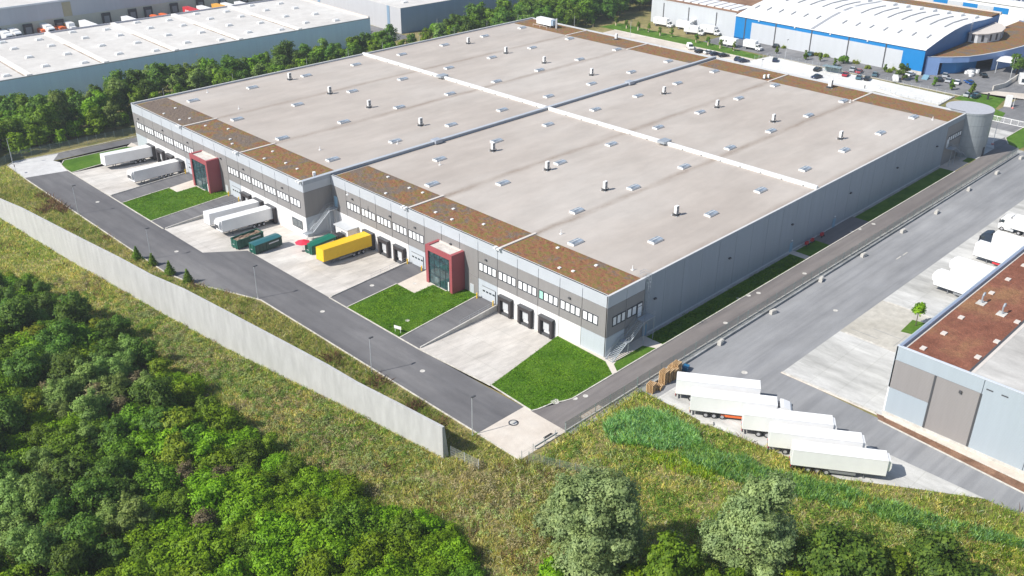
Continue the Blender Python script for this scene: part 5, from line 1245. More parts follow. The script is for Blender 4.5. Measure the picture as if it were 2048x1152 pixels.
for p, q in zip(edge, edge[1:]):
    d = Vector((q[0]-p[0], q[1]-p[1])).normalized(); nx, ny = -d.y*.5, d.x*.5
    m.prism(ccw([(p[0]-nx*.2, p[1]-ny*.2), (q[0]-nx*.2, q[1]-ny*.2), (q[0]+nx, q[1]+ny), (p[0]+nx, p[1]+ny)]), zt, zt+.12, LGREY)
m.build('parapet', an)
m = MB(); m.prism(ccw([(234, 40.5), (238.5, 37.2), (250, 34.5), (250, 43.5), (240, 43.8)]), 0, 5.9, BLUE); m.build('gateway_wall', an)
MB().box(241.5, 243.0, 33.2, 33.3, 5.0, 5.9, plain('teal_sign', (.01, .14, .34), .5)).build('sign_plate', an)
MB().box(229.6, 230.9, 40.6, 40.7, 0, 0.1, AW).build('sill', an)
t = thing('white_bags', 'heap of white big bags in the dark gateway of the curved building', 'bags', (*at(1940, 150), 0)); m = MB(); rnd = random.Random(2)
for k in range(16):
    x, y, r = rnd.uniform(-2, 5), rnd.uniform(-1, 2), rnd.uniform(.5, .9)
    m.disc((x, y, 0), r, rnd.uniform(.7, 1.5), WHITE, 7)
m.build('bag_heap', t)
t = thing('entrance_canopy', 'white flat entrance canopy in front of the curved blue building', 'canopy', (254.2, 25.3, 0), .15); MB().box(-4.5, 4.5, -3, 3, 4.3, 4.6, WHITE).build('roof', t)
for x in (-4, 4):
    for y in (-2.7, 2.6): MB().tube((x, y, 0), (x, y, 4.3), .12, LGREY).build('post', t)
pv = thing('roof_pavilion', 'rounded white pavilion with dark windows on the planted roof', 'pavilion'); P = ccw([(263.4, 44.0), (263.6, 40.8), (267, 38.4), (273.7, 36.6), (281.5, 38.0), (286.5, 41), (288, 44.0)])
MB().prism(P, zt-.3, 9.3, GSH).build('wall', pv); MB().prism([(275+(p[0]-275)*1.04, 41+(p[1]-41)*1.1) for p in P], 9.3, 9.55, PATH).build('roof', pv)
for p, q in list(zip(P, P[1:]))[:6]:
    d = Vector((q[0]-p[0], q[1]-p[1])); L = d.length; d.normalize(); n_ = Vector((d.y, -d.x))
    if q[1] > 43.9 and p[1] > 43.9 or L < 2.5: continue
    k = max(1, int(L/3))
    for i in range(k):
        c = Vector(p[:2])+d*(L*(i+.5)/k); a, b2 = c-d*.5, c+d*.5
        MB().prism(ccw([(a.x, a.y), (b2.x, b2.y), (b2.x+n_.x*.06, b2.y+n_.y*.06), (a.x+n_.x*.06, a.y+n_.y*.06)]), 6.6, 8.9, FRAME).build('window', pv)
# next hall behind with blue and grey checks and solar roof
t = thing('solar_hall', 'hall with alternating blue and grey wall panels and solar panels on the roof', 'warehouse'); 
MB().box(324, 420, -60, 220, 0, 10, WHITE).build('wall', t)
for k in range(18):
    y = 52+k*6.5; MB().box(323.9, 324, y, y+6.3, 6.2, 8.6, BLUE if k % 2 == 0 else GSH).build('wall_panel', t)
for k in range(8):
    y = 45.5-k*8; MB().box(323.9, 324, y-7.8, y, .2 if k % 2 == 0 else 5, 8.6, GSH if k % 2 == 0 else BLUE).build('wall_panel', t)
MB().box(323.9, 324, 29.8, 37.3, 0, 4.9, BLACK).build('gateway', t)
MB().box(323.6, 420, -60, 220, 10, 10.4, WHITE).build('roof', t)
SOL = glassy('solar_cell_blue', (.03, .055, .13), .2)
m = MB()
for i in range(16):
    for j in range(40):
        x, y = 334+i*3.0, -20+j*2.4; m.poly([(x, y, 10.5), (x+1.9, y, 10.5), (x+1.9, y+2.2, 11.1), (x, y+2.2, 11.1)], SOL)
m.build('solar_panel', t)
t = thing('boundary_wall', 'pale sloping wall with planting in front of the curved building', 'wall', (0, 0, 0)); P = [at(1986, 181), at(2010, 175), at(2040, 155)]; m = MB()
for p, q in zip(P, P[1:]):
    d = Vector((q[0]-p[0], q[1]-p[1])).normalized(); m.prism(ccw([p, q, (q[0]-d.y*.4, q[1]+d.x*.4), (p[0]-d.y*.4, p[1]+d.x*.4)]), 0, 1.6, CONC)
m.build('wall_body', t)
t = thing('white_container', 'white office container at the right edge beside the far road', 'container', (*at(2044, 166), 0), .4); MB().box(-3, 3, -1.2, 1.2, .2, 2.9, WHITE).build('shell', t); MB().box(-3.01, -3, -.6, .6, .9, 2.2, GLASS).build('window', t)
t = thing('stacked_boards', 'brown boards stacked at the foot of the grey hall by the blue corner', 'boards', (*at(1452, 70), 0), -1.5); MB().box(-3, 3, -.5, .5, 0, .8, surf('board_brown', [(.3, .16, .1), (.36, .2, .13), (.4, .24, .16)], (1, 3, 9))).build('board_pile', t)
t = thing('blue_steps', 'pale blue steel steps at the blue corner of the hall', 'steps', (*at(1850, 158), 0), .1)
for k in range(5): MB().box(-1.2+k*.5, -.7+k*.5, -1, 1, 0, .25+k*.25, plain('pale_steel_blue', (.2, .36, .46), .5)).build('step', t)
# ------------------------------------------------------------------ vegetation
def soft_normals(me, S):
    """leaf shading follows the clump it grows on"""
    me.normals_split_custom_set_from_vertices([tuple(q) for q in S.tolist()])
def leaf_mesh(name, lobes, n, size, mat, seed, up=0.25, aspect=1.5, fill=0.42, rough=0.5, flat=1.0):
    """crown of many leaf sprays: lobes = (x, y, z, rx, rz); each leaf a small bent quad facing roughly outward"""
    r = np.random.default_rng(seed)
    lob = np.array(lobes, float); w = lob[:, 3]**2; w /= w.sum()
    k = r.choice(len(lob), n, p=w); L = lob[k]
    d = r.normal(size=(n, 3)); d /= np.linalg.norm(d, axis=1)[:, None]
    d[:, 2] = np.where(d[:, 2] < -0.45, -d[:, 2], d[:, 2])
    wob = 1+rough*np.sin(d[:, 0]*5+k*1.7)*np.sin(d[:, 1]*6+k)*0.6+rough*0.5*np.sin(d[:, 2]*9+k*2.1)
    rad = np.where(r.random(n) < fill, r.uniform(.45, .9, n), r.uniform(.86, 1.06, n))*wob
    P = L[:, :3]+np.stack([d[:, 0]*L[:, 3], d[:, 1]*L[:, 3], d[:, 2]*L[:, 4]], 1)*rad[:, None]
    P[:, 2] = np.maximum(P[:, 2], .1)
    N = d+r.normal(size=(n, 3))*.5; N[:, 2] += up; N /= np.linalg.norm(N, axis=1)[:, None]
    T = np.cross(N, r.normal(size=(n, 3))); T /= np.linalg.norm(T, axis=1)[:, None]; B = np.cross(N, T)
    s = size*r.uniform(.6, 1.35, n)[:, None]
    a = T*s*aspect*.5; b = B*s*.5
    V = np.stack([P-a, P-b*.9+N*s*.12, P+a, P+b*.9+N*s*.12], 1).reshape(-1, 3)
    me = bpy.data.meshes.new(name); me.vertices.add(4*n); me.vertices.foreach_set('co', V.astype(np.float32).ravel())
    me.loops.add(4*n); me.loops.foreach_set('vertex_index', np.arange(4*n, dtype=np.int32))
    me.polygons.add(n); me.polygons.foreach_set('loop_start', np.arange(0, 4*n, 4, dtype=np.int32)); me.polygons.foreach_set('loop_total', np.full(n, 4, np.int32))
    me.materials.append(mat); me.update(calc_edges=True)
    S = d*np.array([1, 1, 1.0])+N*.55; S[:, 2] += .25; S /= np.linalg.norm(S, axis=1)[:, None]
    soft_normals(me, np.repeat(S, 4, 0)); return me
BARK = plain('bark', (.10, .075, .055), .9, var=.25, scale=6); PALEBARK = plain('pale_bark', (.32, .29, .25), .9, var=.2, scale=6)
def tree_proto(name, label, cat, group, lobes, n, size, mat, seed, trunk_h, trunk_r, bark=None, **kw):
    t = thing(name, label, cat, (0, 0, -60), 0, group)
    me = leaf_mesh('crown', lobes, n, size, mat, seed, **kw); o = bpy.data.objects.new('crown', me); COL.objects.link(o); o.parent = t
    m = MB(); m.tube((0, 0, -.2), (0, 0, trunk_h), trunk_r, bark or BARK, 7, trunk_r*.6)
    rnd = random.Random(seed)
    for i, l in enumerate(sorted(lobes, key=lambda q: -q[3])[:6]):
        m.tube((0, 0, trunk_h*rnd.uniform(.55, .98)), (l[0]*.8, l[1]*.8, l[2]), trunk_r*.45, bark or BARK, 5, trunk_r*.12)
    m.build('trunk', t); return t
def lobes_round(seed, R, H, n, base=.25, spread=.72, sz=(.24, .5)):
    r = random.Random(seed); out = []
    for i in range(n):
        a = r.uniform(0, 6.28); z = r.uniform(base, .93); q = math.sqrt(max(0.05, 1-((z-.48)/.56)**2))*spread*r.uniform(.5, 1)
        s = r.uniform(*sz)*R*(1.1-.35*z); out.append((math.cos(a)*q*R, math.sin(a)*q*R, z*H-s*.2, s, s*r.uniform(.75, 1.0)))
    out.append((0, 0, H*.55, R*.55, H*.33)); return out
LG = leafmat('leaf_bright', (0.0572, 0.1103, 0.0024), (0.1012, 0.1837, 0.0040), (0.1540, 0.2467, 0.0080), hue=.02)
LM = leafmat('leaf_mid', (0.0390, 0.0845, 0.0042), (0.0720, 0.1386, 0.0076), (0.1200, 0.1980, 0.0134), hue=.02)
LD = leafmat('leaf_dark', (0.0294, 0.0696, 0.0097), (0.0567, 0.1148, 0.0152), (0.1009, 0.1705, 0.0218), hue=.02)
LY = leafmat('leaf_yellowish', (.060, .100, .006), (.120, .165, .010), (.18, .21, .016), hue=.03)
LS = leafmat('leaf_silver_willow', (0.1147, 0.1613, 0.0613), (0.1638, 0.2204, 0.0910), (0.2239, 0.2849, 0.1286), hue=.015)
LS2 = leafmat('leaf_grey_green', (0.0675, 0.1142, 0.0265), (0.1125, 0.1747, 0.0408), (0.1650, 0.2312, 0.0612), hue=.02)
LB_ = leafmat('twig_brown', (.09, .075, .04), (.13, .11, .06), (.18, .155, .09), hue=.02)
BLOSSOM = leafmat('leaf_pale_tips', (.10, .16, .03), (.16, .24, .05), (.24, .33, .09), hue=.02)
class Kind:
    def __init__(s, protos): s.p = protos; s.i = 0; s.used = set()
    def put(s, x, y, sc, rz, label=None, group=None, z=0, sq=1.0):
        k = s.i % len(s.p); s.i += 1; p = s.p[k]
        scl = (sc, sc, sc*sq)
        if k not in s.used:
            s.used.add(k); p.location = (x, y, z); p.scale = scl; p.rotation_euler = (0, 0, rz)
            if label: p['label'] = label
            if group: p['group'] = group
            return p
        return dup(p, (x, y, z), rz, label, group, scl)
GT = 'bushes and trees of the thicket outside the wall'
def bush_kind(nm, lab, mat, seed0, R, H, nl, n, size, cat='bush', k=3, tr=.12, **kw):
    return Kind([tree_proto(nm, lab, cat, GT, lobes_round(seed0+i, R, H, nl, base=.12 if cat == 'bush' else .25), n, size, mat, seed0+i, H*.45, tr, **kw) for i in range(k)])
K_bright = bush_kind('leafy_bush', 'bright green leafy bush in the thicket outside the concrete wall', LG, 10, 3.8, 3.9, 20, 7500, .26, k=5)
K_mid = bush_kind('leafy_bush', 'mid green rounded bush in the thicket outside the concrete wall', LM, 30, 3.9, 4.8, 20, 7500, .26, k=4)
K_dark = bush_kind('thicket_tree', 'dark green tree towering over the thicket outside the concrete wall', LD, 50, 3.9, 8.0, 20, 8500, .29, cat='tree', k=4, tr=.2)
K_yel = bush_kind('thicket_tree', 'yellow green maple like tree in the dark part of the thicket', LY, 70, 3.2, 6.2, 16, 5600, .28, cat='tree', k=2, tr=.16)
K_grey = bush_kind('thicket_tree', 'grey green feathery tree in the thicket outside the concrete wall', LS2, 80, 3.8, 8.0, 14, 7600, .26, cat='tree', k=2, tr=.18)
K_bare = bush_kind('bare_bush', 'brown half bare bush among green bushes of the thicket', LB_, 90, 2.4, 4.4, 8, 1800, .22, k=2, tr=.08)
def ellip(px, py, cx, cy, rx, ry): return ((px-cx)/rx)**2+((py-cy)/ry)**2 < 1
from bisect import bisect
def proj(x, y, z):
    d = np.array([x, y, z])-CAM; w = d@_fw
    return 1024+FPX*(d@_R)/w, 576-FPX*(d@_U)/w
# edge of the thicket in plan, traced on the ground
EDGE = [at(px_, py_, 1.5) for px_, py_ in [(-90, 490), (90, 578), (250, 655), (330, 712), (400, 770), (480, 830), (640, 930), (760, 990), (870, 1028), (962, 1085), (985, 1165), (1000, 1270)]]
def edge_x(y):
    for (x0, y0), (x1, y1) in zip(EDGE, EDGE[1:]):
        if y1 <= y <= y0: return x0+(x1-x0)*(y-y0)/(y1-y0)
    return EDGE[0][0]+(EDGE[0][1]-y)*.15 if y > EDGE[0][1] else EDGE[-1][0]
rnd = random.Random(11); spots = []
tries = 0
while tries < 14000 and len(spots) < 270:
    tries += 1
    y = rnd.uniform(-34, 104); ex = edge_x(y); dep = rnd.uniform(1.4, 46); x = ex-dep
    px, py = proj(x, y, 2.0)
    if px < -130 or py > 1290 or px > 1010: continue
    dmin = 3.1 if dep < 12 else 3.6
    if any((x-a)**2+(y-b)**2 < dmin*dmin for a, b in spots): continue
    spots.append((x, y))
spots.sort()
for x, y in spots:
    px, py = proj(x, y, 3.0); ex = edge_x(y); dep = ex-x; rz = rnd.uniform(0, 6.28); q = rnd.random()
    edge_small = .74 if dep < 4 else (.9 if dep < 8 else 1.0)
    if ellip(px, py, 200, 770, 120, 60): k = (K_grey if q < .5 else K_bare if q < .8 else K_dark)
    elif ellip(px, py, 110, 1040, 170, 130): k = (K_grey if q < .4 else K_dark)
    elif px < 330 and py < 960: k = (K_dark if q < .34 else K_mid if q < .66 else K_grey if q < .74 else K_yel if q < .80 else K_bright)
    elif ellip(px, py, 290, 880, 90, 70): k = K_yel
    elif ellip(px, py, 870, 1090, 130, 90): k = (K_bright if q < .55 else K_mid if q < .85 else K_dark)
    else: k = (K_bright if q < .74 else K_mid if q < .93 else K_yel if q < .96 else K_bare)
    sc = rnd.uniform(.75, 1.15)*edge_small*(.84 if k in (K_dark, K_grey) else .96)
    k.put(x, y, sc, rz, sq=rnd.uniform(.85, 1.1))
# the tall grey-green willow at the lower left
# silver willows and their neighbours in front of the pad
def big_tree(label, px, py, R, H, mat, n, size, seed, nl=22, spread=.78, name='willow_tree', base=.22, z=0, at_top=None, **kw):
    x, y = at(px, py, z)
    t = tree_proto(name, label, 'tree', None, lobes_round(seed, R, H, nl, base, spread, (.2, .42)), n, size, mat, seed, H*.5, .35, **kw); t.location = (x, y, 0); return t
big_tree('large silver green willow in front of the concrete pad corner', 1190, 1150, 7.2, 17.0, LS, 56000, .27, 201, 30)
big_tree('broad silver green willow below the parked trailers', 1494, 1165, 6.2, 15.5, LS, 48000, .27, 203, 26)
big_tree('narrow silver green willow at the left side of the large willow', 1115, 1090, 3.0, 8.5, LS, 14000, .26, 204, 12)
big_tree('dark green tree squeezed between the two silver willows', 1345, 1215, 4.6, 11, LM, 14000, .34, 205, 18, name='leafy_tree')
big_tree('bright green bush under the two silver willows', 1265, 1215, 3.0, 7, LG, 8000, .32, 206, 14, name='leafy_tree')
big_tree('dark green rounded tree right of the broad willow', 1668, 1205, 6.2, 10.5, LD, 20000, .36, 207, 24, name='leafy_tree')
big_tree('dark green tree at the lower right next to the yellow green grass', 1868, 1215, 5.8, 10.0, LD, 18000, .36, 208, 22, name='leafy_tree')
big_tree('mid green tree between the two dark trees at the lower right', 1775, 1200, 3.4, 8.5, LM, 8000, .34, 209, 14, name='leafy_tree')
big_tree('bright green leafy bush at the foot of the broad willow', 1590, 1235, 3.4, 7, LG, 8000, .34, 210, 14, name='leafy_tree')
big_tree('bright green bush left of the large willow', 1105, 1180, 2.6, 4.5, LG, 6000, .3, 211, 10, name='leafy_tree')
big_tree('dark bush in the shadow of the broad willow', 1435, 1235, 4.0, 7, LM, 9000, .34, 212, 14, name='leafy_tree')
# tree rows behind the site
GB = 'trees in the row between the warehouse and the long pale hall'
def row_kind(lab, mat, seed0, R, H, n, k=3, nm='row_tree', size=.42, cat='tree', g=GB):
    return Kind([tree_proto(nm, lab, cat, g, lobes_round(seed0+i, R, H, 13, base=.2), n, size, mat, seed0+i, H*.5, .2) for i in range(k)])
B1 = row_kind('dark green tree in the row before the blue grey wall', LD, 300, 4.2, 11, 4200)
B2 = row_kind('mid green tree in the row before the blue grey wall', LM, 310, 4.0, 10, 4000)
B3 = row_kind('light green shrub at the front of the row behind the warehouse', LG, 320, 2.6, 5.0, 2200, size=.36, cat='shrub', nm='row_shrub')
B4 = row_kind('pale grey green tree in the row before the blue grey wall', LS2, 330, 3.2, 12, 3600, 2)
B5 = row_kind('bright yellow green tree in the row before the blue grey wall', LG, 340, 3.4, 8.5, 3600, 2)
rnd = random.Random(21)
sp2 = []
for tr_ in range(6000):
    x = rnd.uniform(-62, 152); y = rnd.uniform(181, 212.5-.055*(x+20)*.9)
    if x > 0 and y < 183: continue
    if 112 < x < 134 and y > 196: continue
    if any((x-a)**2+(y-b)**2 < 4.3**2 for a, b in sp2): continue
    sp2.append((x, y))
    if len(sp2) >= 190: break
for x, y in sp2:
    q = rnd.random(); front = y < 187
    if front and q < .55: k = B3
    else: k = B1 if q < .36 else B2 if q < .70 else B5 if q < .90 else B4
    s = rnd.uniform(.7, 1.1)*(.78 if y > 204 else 1)*(.9 if x > 40 else 1.05)
    k.put(x, y, s, rnd.uniform(0, 6.28))
# dark wood behind the far corner
W1_ = row_kind('dark tree of the wood behind the far roof corner', LD, 350, 5.2, 12, 4600, g='trees of the dark wood behind the warehouse', nm='wood_tree', size=.5)
W2_ = row_kind('mid green tree of the wood behind the far roof corner', LM, 360, 4.6, 11, 4200, g='trees of the dark wood behind the warehouse', nm='wood_tree', size=.5)
sp3 = []
for tr_ in range(6000):
    x = rnd.uniform(153, 330); y = rnd.uniform(176, 300)
    if y > 205 and x < 280-(y-205)*0.1 and x > 133 and (x-133) < 152: continue
    if x > 220 and y < 173: continue
    if y < 178+max(0, (x-200))*.12 and x > 172: continue
    px, py = proj(x, y, 5)
    if py < -60 or px > 1345: continue
    if any((x-a)**2+(y-b)**2 < 5.6**2 for a, b in sp3): continue
    sp3.append((x, y))
    if len(sp3) > 130: break
for x, y in sp3: (W1_ if rnd.random() < .6 else W2_).put(x, y, rnd.uniform(.75, 1.1), rnd.uniform(0, 6.28))
# young trees near the blue hall and saplings
SAP = row_kind('slender young tree with a pale stake on the far lawn', LM, 380, 1.0, 3.6, 380, 2, nm='young_tree', size=.3, g='young trees on the far lawn')
STK = plain('tree_stake', (.55, .45, .32), .8)
saps = [(1232, 51), (1253, 57), (1276, 61), (1297, 64), (1320, 71), (1343, 74), (1392, 85), (1416, 91), (1440, 97), (1467, 102), (1186, 54), (1172, 52)]
for i, p in enumerate(saps):
    x, y = at(*p); SAP.put(x, y, 1.0, i, z=.05)
    m = MB(); m.box(-.22, .22, -.22, .22, 0, 1.7, STK); o = m.build('tree_stake'); tag(o, 'pale wooden stake box round a young tree on the far lawn', 'tree guard', 'stake boxes round the young trees'); o.location = (x, y, .04)
YT = row_kind('young tree in front of the blue and grey hall', LM, 390, .95, 3.6, 500, 3, nm='young_tree', size=.32, g='young trees along the far road')
for i, p in enumerate([(1564, 88), (1553, 107), (1634, 101), (1653, 105), (1611, 120), (1640, 123), (1669, 131), (1769, 143), (1778, 131), (1832, 165), (1903, 180), (1945, 186), (1868, 172)]): 
    x, y = at(*p); YT.put(x, y, rnd.uniform(.7, 1.05), i)
big = [('round dark green tree at the end of the white car park', 1804, 160, 2.2, 6.0, LD), ('dark round tree beside the entrance canopy', 2031, 155, 3.6, 8.5, LD), ('spiky green bush before the grey hall front', 1687, 127, 2.0, 3.2, LM)]
for i, (l, px, py, R, H, mt) in enumerate(big):
    big_tree(l, px, py, R, H, mt, 2600, .34, 400+i, 10, name='leafy_tree' if R > 2 else 'leafy_bush')
SH = row_kind('low olive shrub bed before the grey hall front', LY, 410, 1.5, 1.0, 500, 2, nm='low_shrub', size=.3, cat='shrub', g='low shrubs before the grey hall front')
for i, p in enumerate([(1568, 96), (1577, 93), (1634, 111), (1651, 114), (1711, 127), (1720, 125), (1778, 144), (1800, 147), (1790, 140), (1735, 137)]):
    x, y = at(*p); SH.put(x, y, 1, i)
# four little conifers on the kerb
def conifer(label, px, py, H, seed):
    r = np.random.default_rng(seed); x, y = at(px, py)
    t = thing('young_conifer', label, 'conifer', (x, y, 0), 0, 'young conifers on the verge')
    lob = [(0, 0, H*z, H*.30*(1.05-z)+.08, H*.12) for z in (.15, .27, .39, .51, .63, .75, .86, .95)]
    me = leaf_mesh('crown', lob, 1500, .2, LM, seed, aspect=2.2, rough=.5); o = bpy.data.objects.new('crown', me); COL.objects.link(o); o.parent = t
    MB().tube((0, 0, 0), (0, 0, H), .07, BARK, 6, .02).build('trunk', t)
conifer('little conifer at the left of four on the verge, the darkest', 275, 519, 3.0, 1); conifer('little bluish conifer second of four on the verge', 306, 531, 2.8, 2); conifer('little conifer third of four on the verge', 341, 550, 3.2, 3); conifer('little conifer last of four on the verge, nearest the yellow trailer', 377, 566, 3.1, 4)
# tree on the green square before the brown roofed hall
x, y = at(1831, 652, 0)
t = tree_proto('young_tree', 'small yellow green tree on the grass square before the brown roofed hall', 'tree', None, [(0, 0, 3.3, 1.0, .8), (.5, .2, 3.9, .7, .6), (-.5, .1, 3.6, .7, .6), (.1, -.4, 4.3, .6, .6)], 1500, .3, LG, 77, 3.0, .1); t.location = (x, y, 0)
x, y = at(1990, 196); t = tree_proto('young_tree', 'sapling with pale stake on the small lawn by the far road', 'tree', None, [(0, 0, 2.8, .7, .9)], 300, .3, LM, 78, 2.4, .08); t.location = (*at(1938, 199), 0)
# ------------------------------------------------------------------ grasses: one mass each, nobody could count the blades
def vnoise(seed):
    r = np.random.default_rng(seed); G = r.random((64, 64))
    def f(x, y, s):
        u = x/s; v = y/s; i = np.floor(u).astype(int); j = np.floor(v).astype(int); a = u-i; b = v-j
        a = a*a*(3-2*a); b = b*b*(3-2*b); g = lambda p, q: G[p % 64, q % 64]
        return (g(i, j)*(1-a)+g(i+1, j)*a)*(1-b)+(g(i, j+1)*(1-a)+g(i+1, j+1)*a)*b
    return f
VN = vnoise(5)
def in_poly(X, Y, poly):
    c = np.zeros(len(X), bool); j = len(poly)-1
    for i in range(len(poly)):
        xi, yi = poly[i]; xj, yj = poly[j]
        if yi != yj: c ^= ((yi > Y) != (yj > Y)) & (X < (xj-xi)*(Y-yi)/(yj-yi)+xi)
        j = i
    return c
def blades(name, X, Y, h, w, mats, mi, seed, lean=.95, per=3):
    """tufts: per tuft a few leaning blades, each a tapering bent strip"""
    r = np.random.default_rng(seed); n = len(X)*per
    x = np.repeat(X, per)+r.normal(0, .16, n); y = np.repeat(Y, per)+r.normal(0, .16, n); H = np.repeat(h, per)*r.uniform(.6, 1.15, n); Wd = np.repeat(w, per)*r.uniform(.7, 1.3, n)
    a = r.uniform(0, 6.283, n); la = r.uniform(0, 6.283, n); ll = H*lean*r.uniform(.2, 1.3, n)
    dx, dy = np.cos(a)*Wd/2, np.sin(a)*Wd/2; tx, ty = np.cos(la)*ll, np.sin(la)*ll
    z0 = np.zeros(n)
    V = np.stack([np.stack([x-dx, y-dy, z0], 1), np.stack([x+dx, y+dy, z0], 1), np.stack([x+dx*.9+tx*.45, y+dy*.9+ty*.45, H*.62], 1), np.stack([x+tx, y+ty, H], 1), np.stack([x-dx*.9+tx*.45, y-dy*.9+ty*.45, H*.62], 1)], 1).reshape(-1, 3)
    V = V.reshape(n, 5, 3); gn = np.cross(V[:, 1]-V[:, 0], V[:, 3]-V[:, 0]); V[gn[:, 2] < 0] = V[gn[:, 2] < 0][:, ::-1]; V = V.reshape(-1, 3)
    me = bpy.data.meshes.new(name); me.vertices.add(5*n); me.vertices.foreach_set('co', V.astype(np.float32).ravel())
    me.loops.add(5*n); me.loops.foreach_set('vertex_index', np.arange(5*n, dtype=np.int32)); me.polygons.add(n)
    me.polygons.foreach_set('loop_start', np.arange(0, 5*n, 5, dtype=np.int32)); me.polygons.foreach_set('loop_total', np.full(n, 5, np.int32))
    me.polygons.foreach_set('material_index', np.repeat(mi, per).astype(np.int32))
    for m in mats: me.materials.append(m)
    me.update(calc_edges=True)
    S = r.normal(0, .38, (n, 3)); S[:, 2] = 1; S /= np.linalg.norm(S, axis=1)[:, None]; soft_normals(me, np.repeat(S, 5, 0)); o = bpy.data.objects.new(name, me); COL.objects.link(o); return o
def sample(poly, n, seed):
    r = np.random.default_rng(seed); p = np.array(poly); X = r.uniform(p[:, 0].min(), p[:, 0].max(), n); Y = r.uniform(p[:, 1].min(), p[:, 1].max(), n); k = in_poly(X, Y, poly); return X[k], Y[k]
GS = dict(hue=0.0, trans=.5)
GK = 1.0
G_straw = leafmat('grass_straw', (0.3375, 0.2852, 0.0810), (0.4641, 0.3974, 0.1264), (0.5906, 0.5184, 0.1944), **GS); G_olive = leafmat('grass_olive', (0.1620, 0.2074, 0.0327), (0.2350, 0.2852, 0.0505), (0.3078, 0.3542, 0.0817), **GS)
G_green = leafmat('grass_green', (0.0656, 0.1530, 0.0132), (0.1125, 0.2340, 0.0198), (0.1875, 0.3240, 0.0363), **GS); G_brown = leafmat('weeds_brown', (0.0840, 0.0420, 0.0240), (0.1560, 0.0840, 0.0480), (0.2400, 0.1440, 0.0900), **GS)
G_pink = leafmat('grass_dry_mauve', (0.3140, 0.2652, 0.1560), (0.4036, 0.3432, 0.2106), (0.4933, 0.4368, 0.2808), **GS); G_pale = leafmat('flower_heads_pale', (0.3510, 0.3510, 0.1950), (0.4420, 0.4420, 0.2730), (0.5460, 0.5460, 0.3640), **GS)
GM = [G_straw, G_olive, G_green, G_brown, G_pink, G_pale]
def meadow(name, label, poly, dens, seed, hmul=1.0, bias=(1, 1, 1, 1, 1, 1)):
    p = np.array(poly); area = (p[:, 0].max()-p[:, 0].min())*(p[:, 1].max()-p[:, 1].min())
    X, Y = sample(poly, int(area*dens), seed); r = np.random.default_rng(seed+1)
    n1, n2, n3 = VN(X+200, Y+200, 9.0), VN(X+400, Y+100, 3.2), VN(X+50, Y+700, 14.0)
    q = r.random(len(X))
    s = np.stack([(.30+n1*.9)*bias[0], (.35+(1-n1)*.9)*bias[1], (.1+1.6*np.maximum(0, n3-.52))*bias[2], (2.6*np.maximum(0, n2-.66))*bias[3], (2.4*np.maximum(0, .40-n2))*bias[4], np.full(len(X), .04)*bias[5]], 1)
    c = np.cumsum(s, 1); mi = (q[:, None]*c[:, -1:] > c).sum(1)
    h = (.25+.5*n2+.2*r.random(len(X)))*hmul; h = np.where(mi == 3, h*1.5, h); h = np.where(mi == 5, h*1.1, h)
    w = np.where(mi == 5, .11, .075)+0*h
    o = blades(name, X, Y, h, w, GM, mi, seed+2); tag(o, label, 'grass', kind='stuff')
def strip_poly(f0, f1, ys): return [(f0(y), y) for y in ys]+[(f1(y), y) for y in ys[::-1]]
def wall_x(y):
    for (x0, y0, _), (x1, y1, _) in zip(WP, WP[1:]):
        if y1 <= y <= y0: return x0+(x1-x0)*(y-y0)/(y1-y0)
    return WP[-1][0]
YS = [-1.6+i*6 for i in range(27)]
TH = [(edge_x(y)-.5, y) for y in range(120, -36, -4)]+[(-75, -36), (-112, 20), (-112, 120)]
X, Y = sample(TH, 26000, 77); r = np.random.default_rng(8)
tag(blades('undergrowth', X, Y, .4+.9*VN(X+300, Y+300, 3.5), np.full(len(X), .3), [LG, LM, LY], r.choice(3, len(X), p=(.5, .42, .08)), 78, lean=.7), 'low green undergrowth filling the thicket between the bushes', 'undergrowth', kind='stuff')
meadow('meadow_grass', 'dry straw and olive grass between the thicket and the concrete wall', strip_poly(lambda y: edge_x(y)-2.5, lambda y: wall_x(y)-.1, [y for y in YS if y < 104]+[110, 140]), 14, 31, .95, (1.1, .95, 1.5, .4, .7, 1.0))
def kerb_x(y): return -32.5 if y < 62 else (-32.5-(y-62)*.35 if y < 80 else -40.3)
meadow('verge_weeds', 'tall brown and olive weeds between the concrete wall and the road kerb', strip_poly(lambda y: wall_x(y)+1.0, lambda y: min(kerb_x(y)-.4, -32.6), YS+[162]), 10, 41, 1.2, (.8, 1.0, 1.1, 5.0, .6, .6))
meadow('verge_weeds', 'short weeds in the shadow behind the wall end', [(-38.9, -1.6), (-32.5, -1.6), (-32.5, -10.1), (-38.3, -3.0)], 12, 48, .9, (.7, 1.2, 1.6, .3, .5, .5))
meadow('meadow_grass', 'brown and mauve weeds in front of the wall end', [(-58, -16), (-63, -1.6), (-40.5, -1.7), (-38.8, -2.5), (-32.3, -10.3), (-31, -12), (-26, -23), (-40, -42), (-52, -34)], 10, 51, 1.1, (.9, 1.0, .7, .6, 1.8, 2.4))
meadow('meadow_grass', 'mixed green and straw grass inside the mesh fence by the reeds', [(-30.8, -11.2), (-21, -10.8), (-4, -10.9), (-4, -14), (-4.2, -25), (-2.6, -37), (-1.8, -46.7), (4.6, -56), (9.5, -64.4), (10, -69), (12, -95), (-10, -80), (-26, -50), (-40, -42), (-26, -23)], 12, 61, 1.0, (.6, 1.1, 2.6, .3, .4, 1.0))
meadow('verge_weeds', 'grassy strip at the far end of the kerb by the turning pad', [(-56, 160), (-40.4, 160), (-40, 175), (-56, 172)], 8, 71, 1.0, (.6, 1, 1.4, .6, .3, .4))
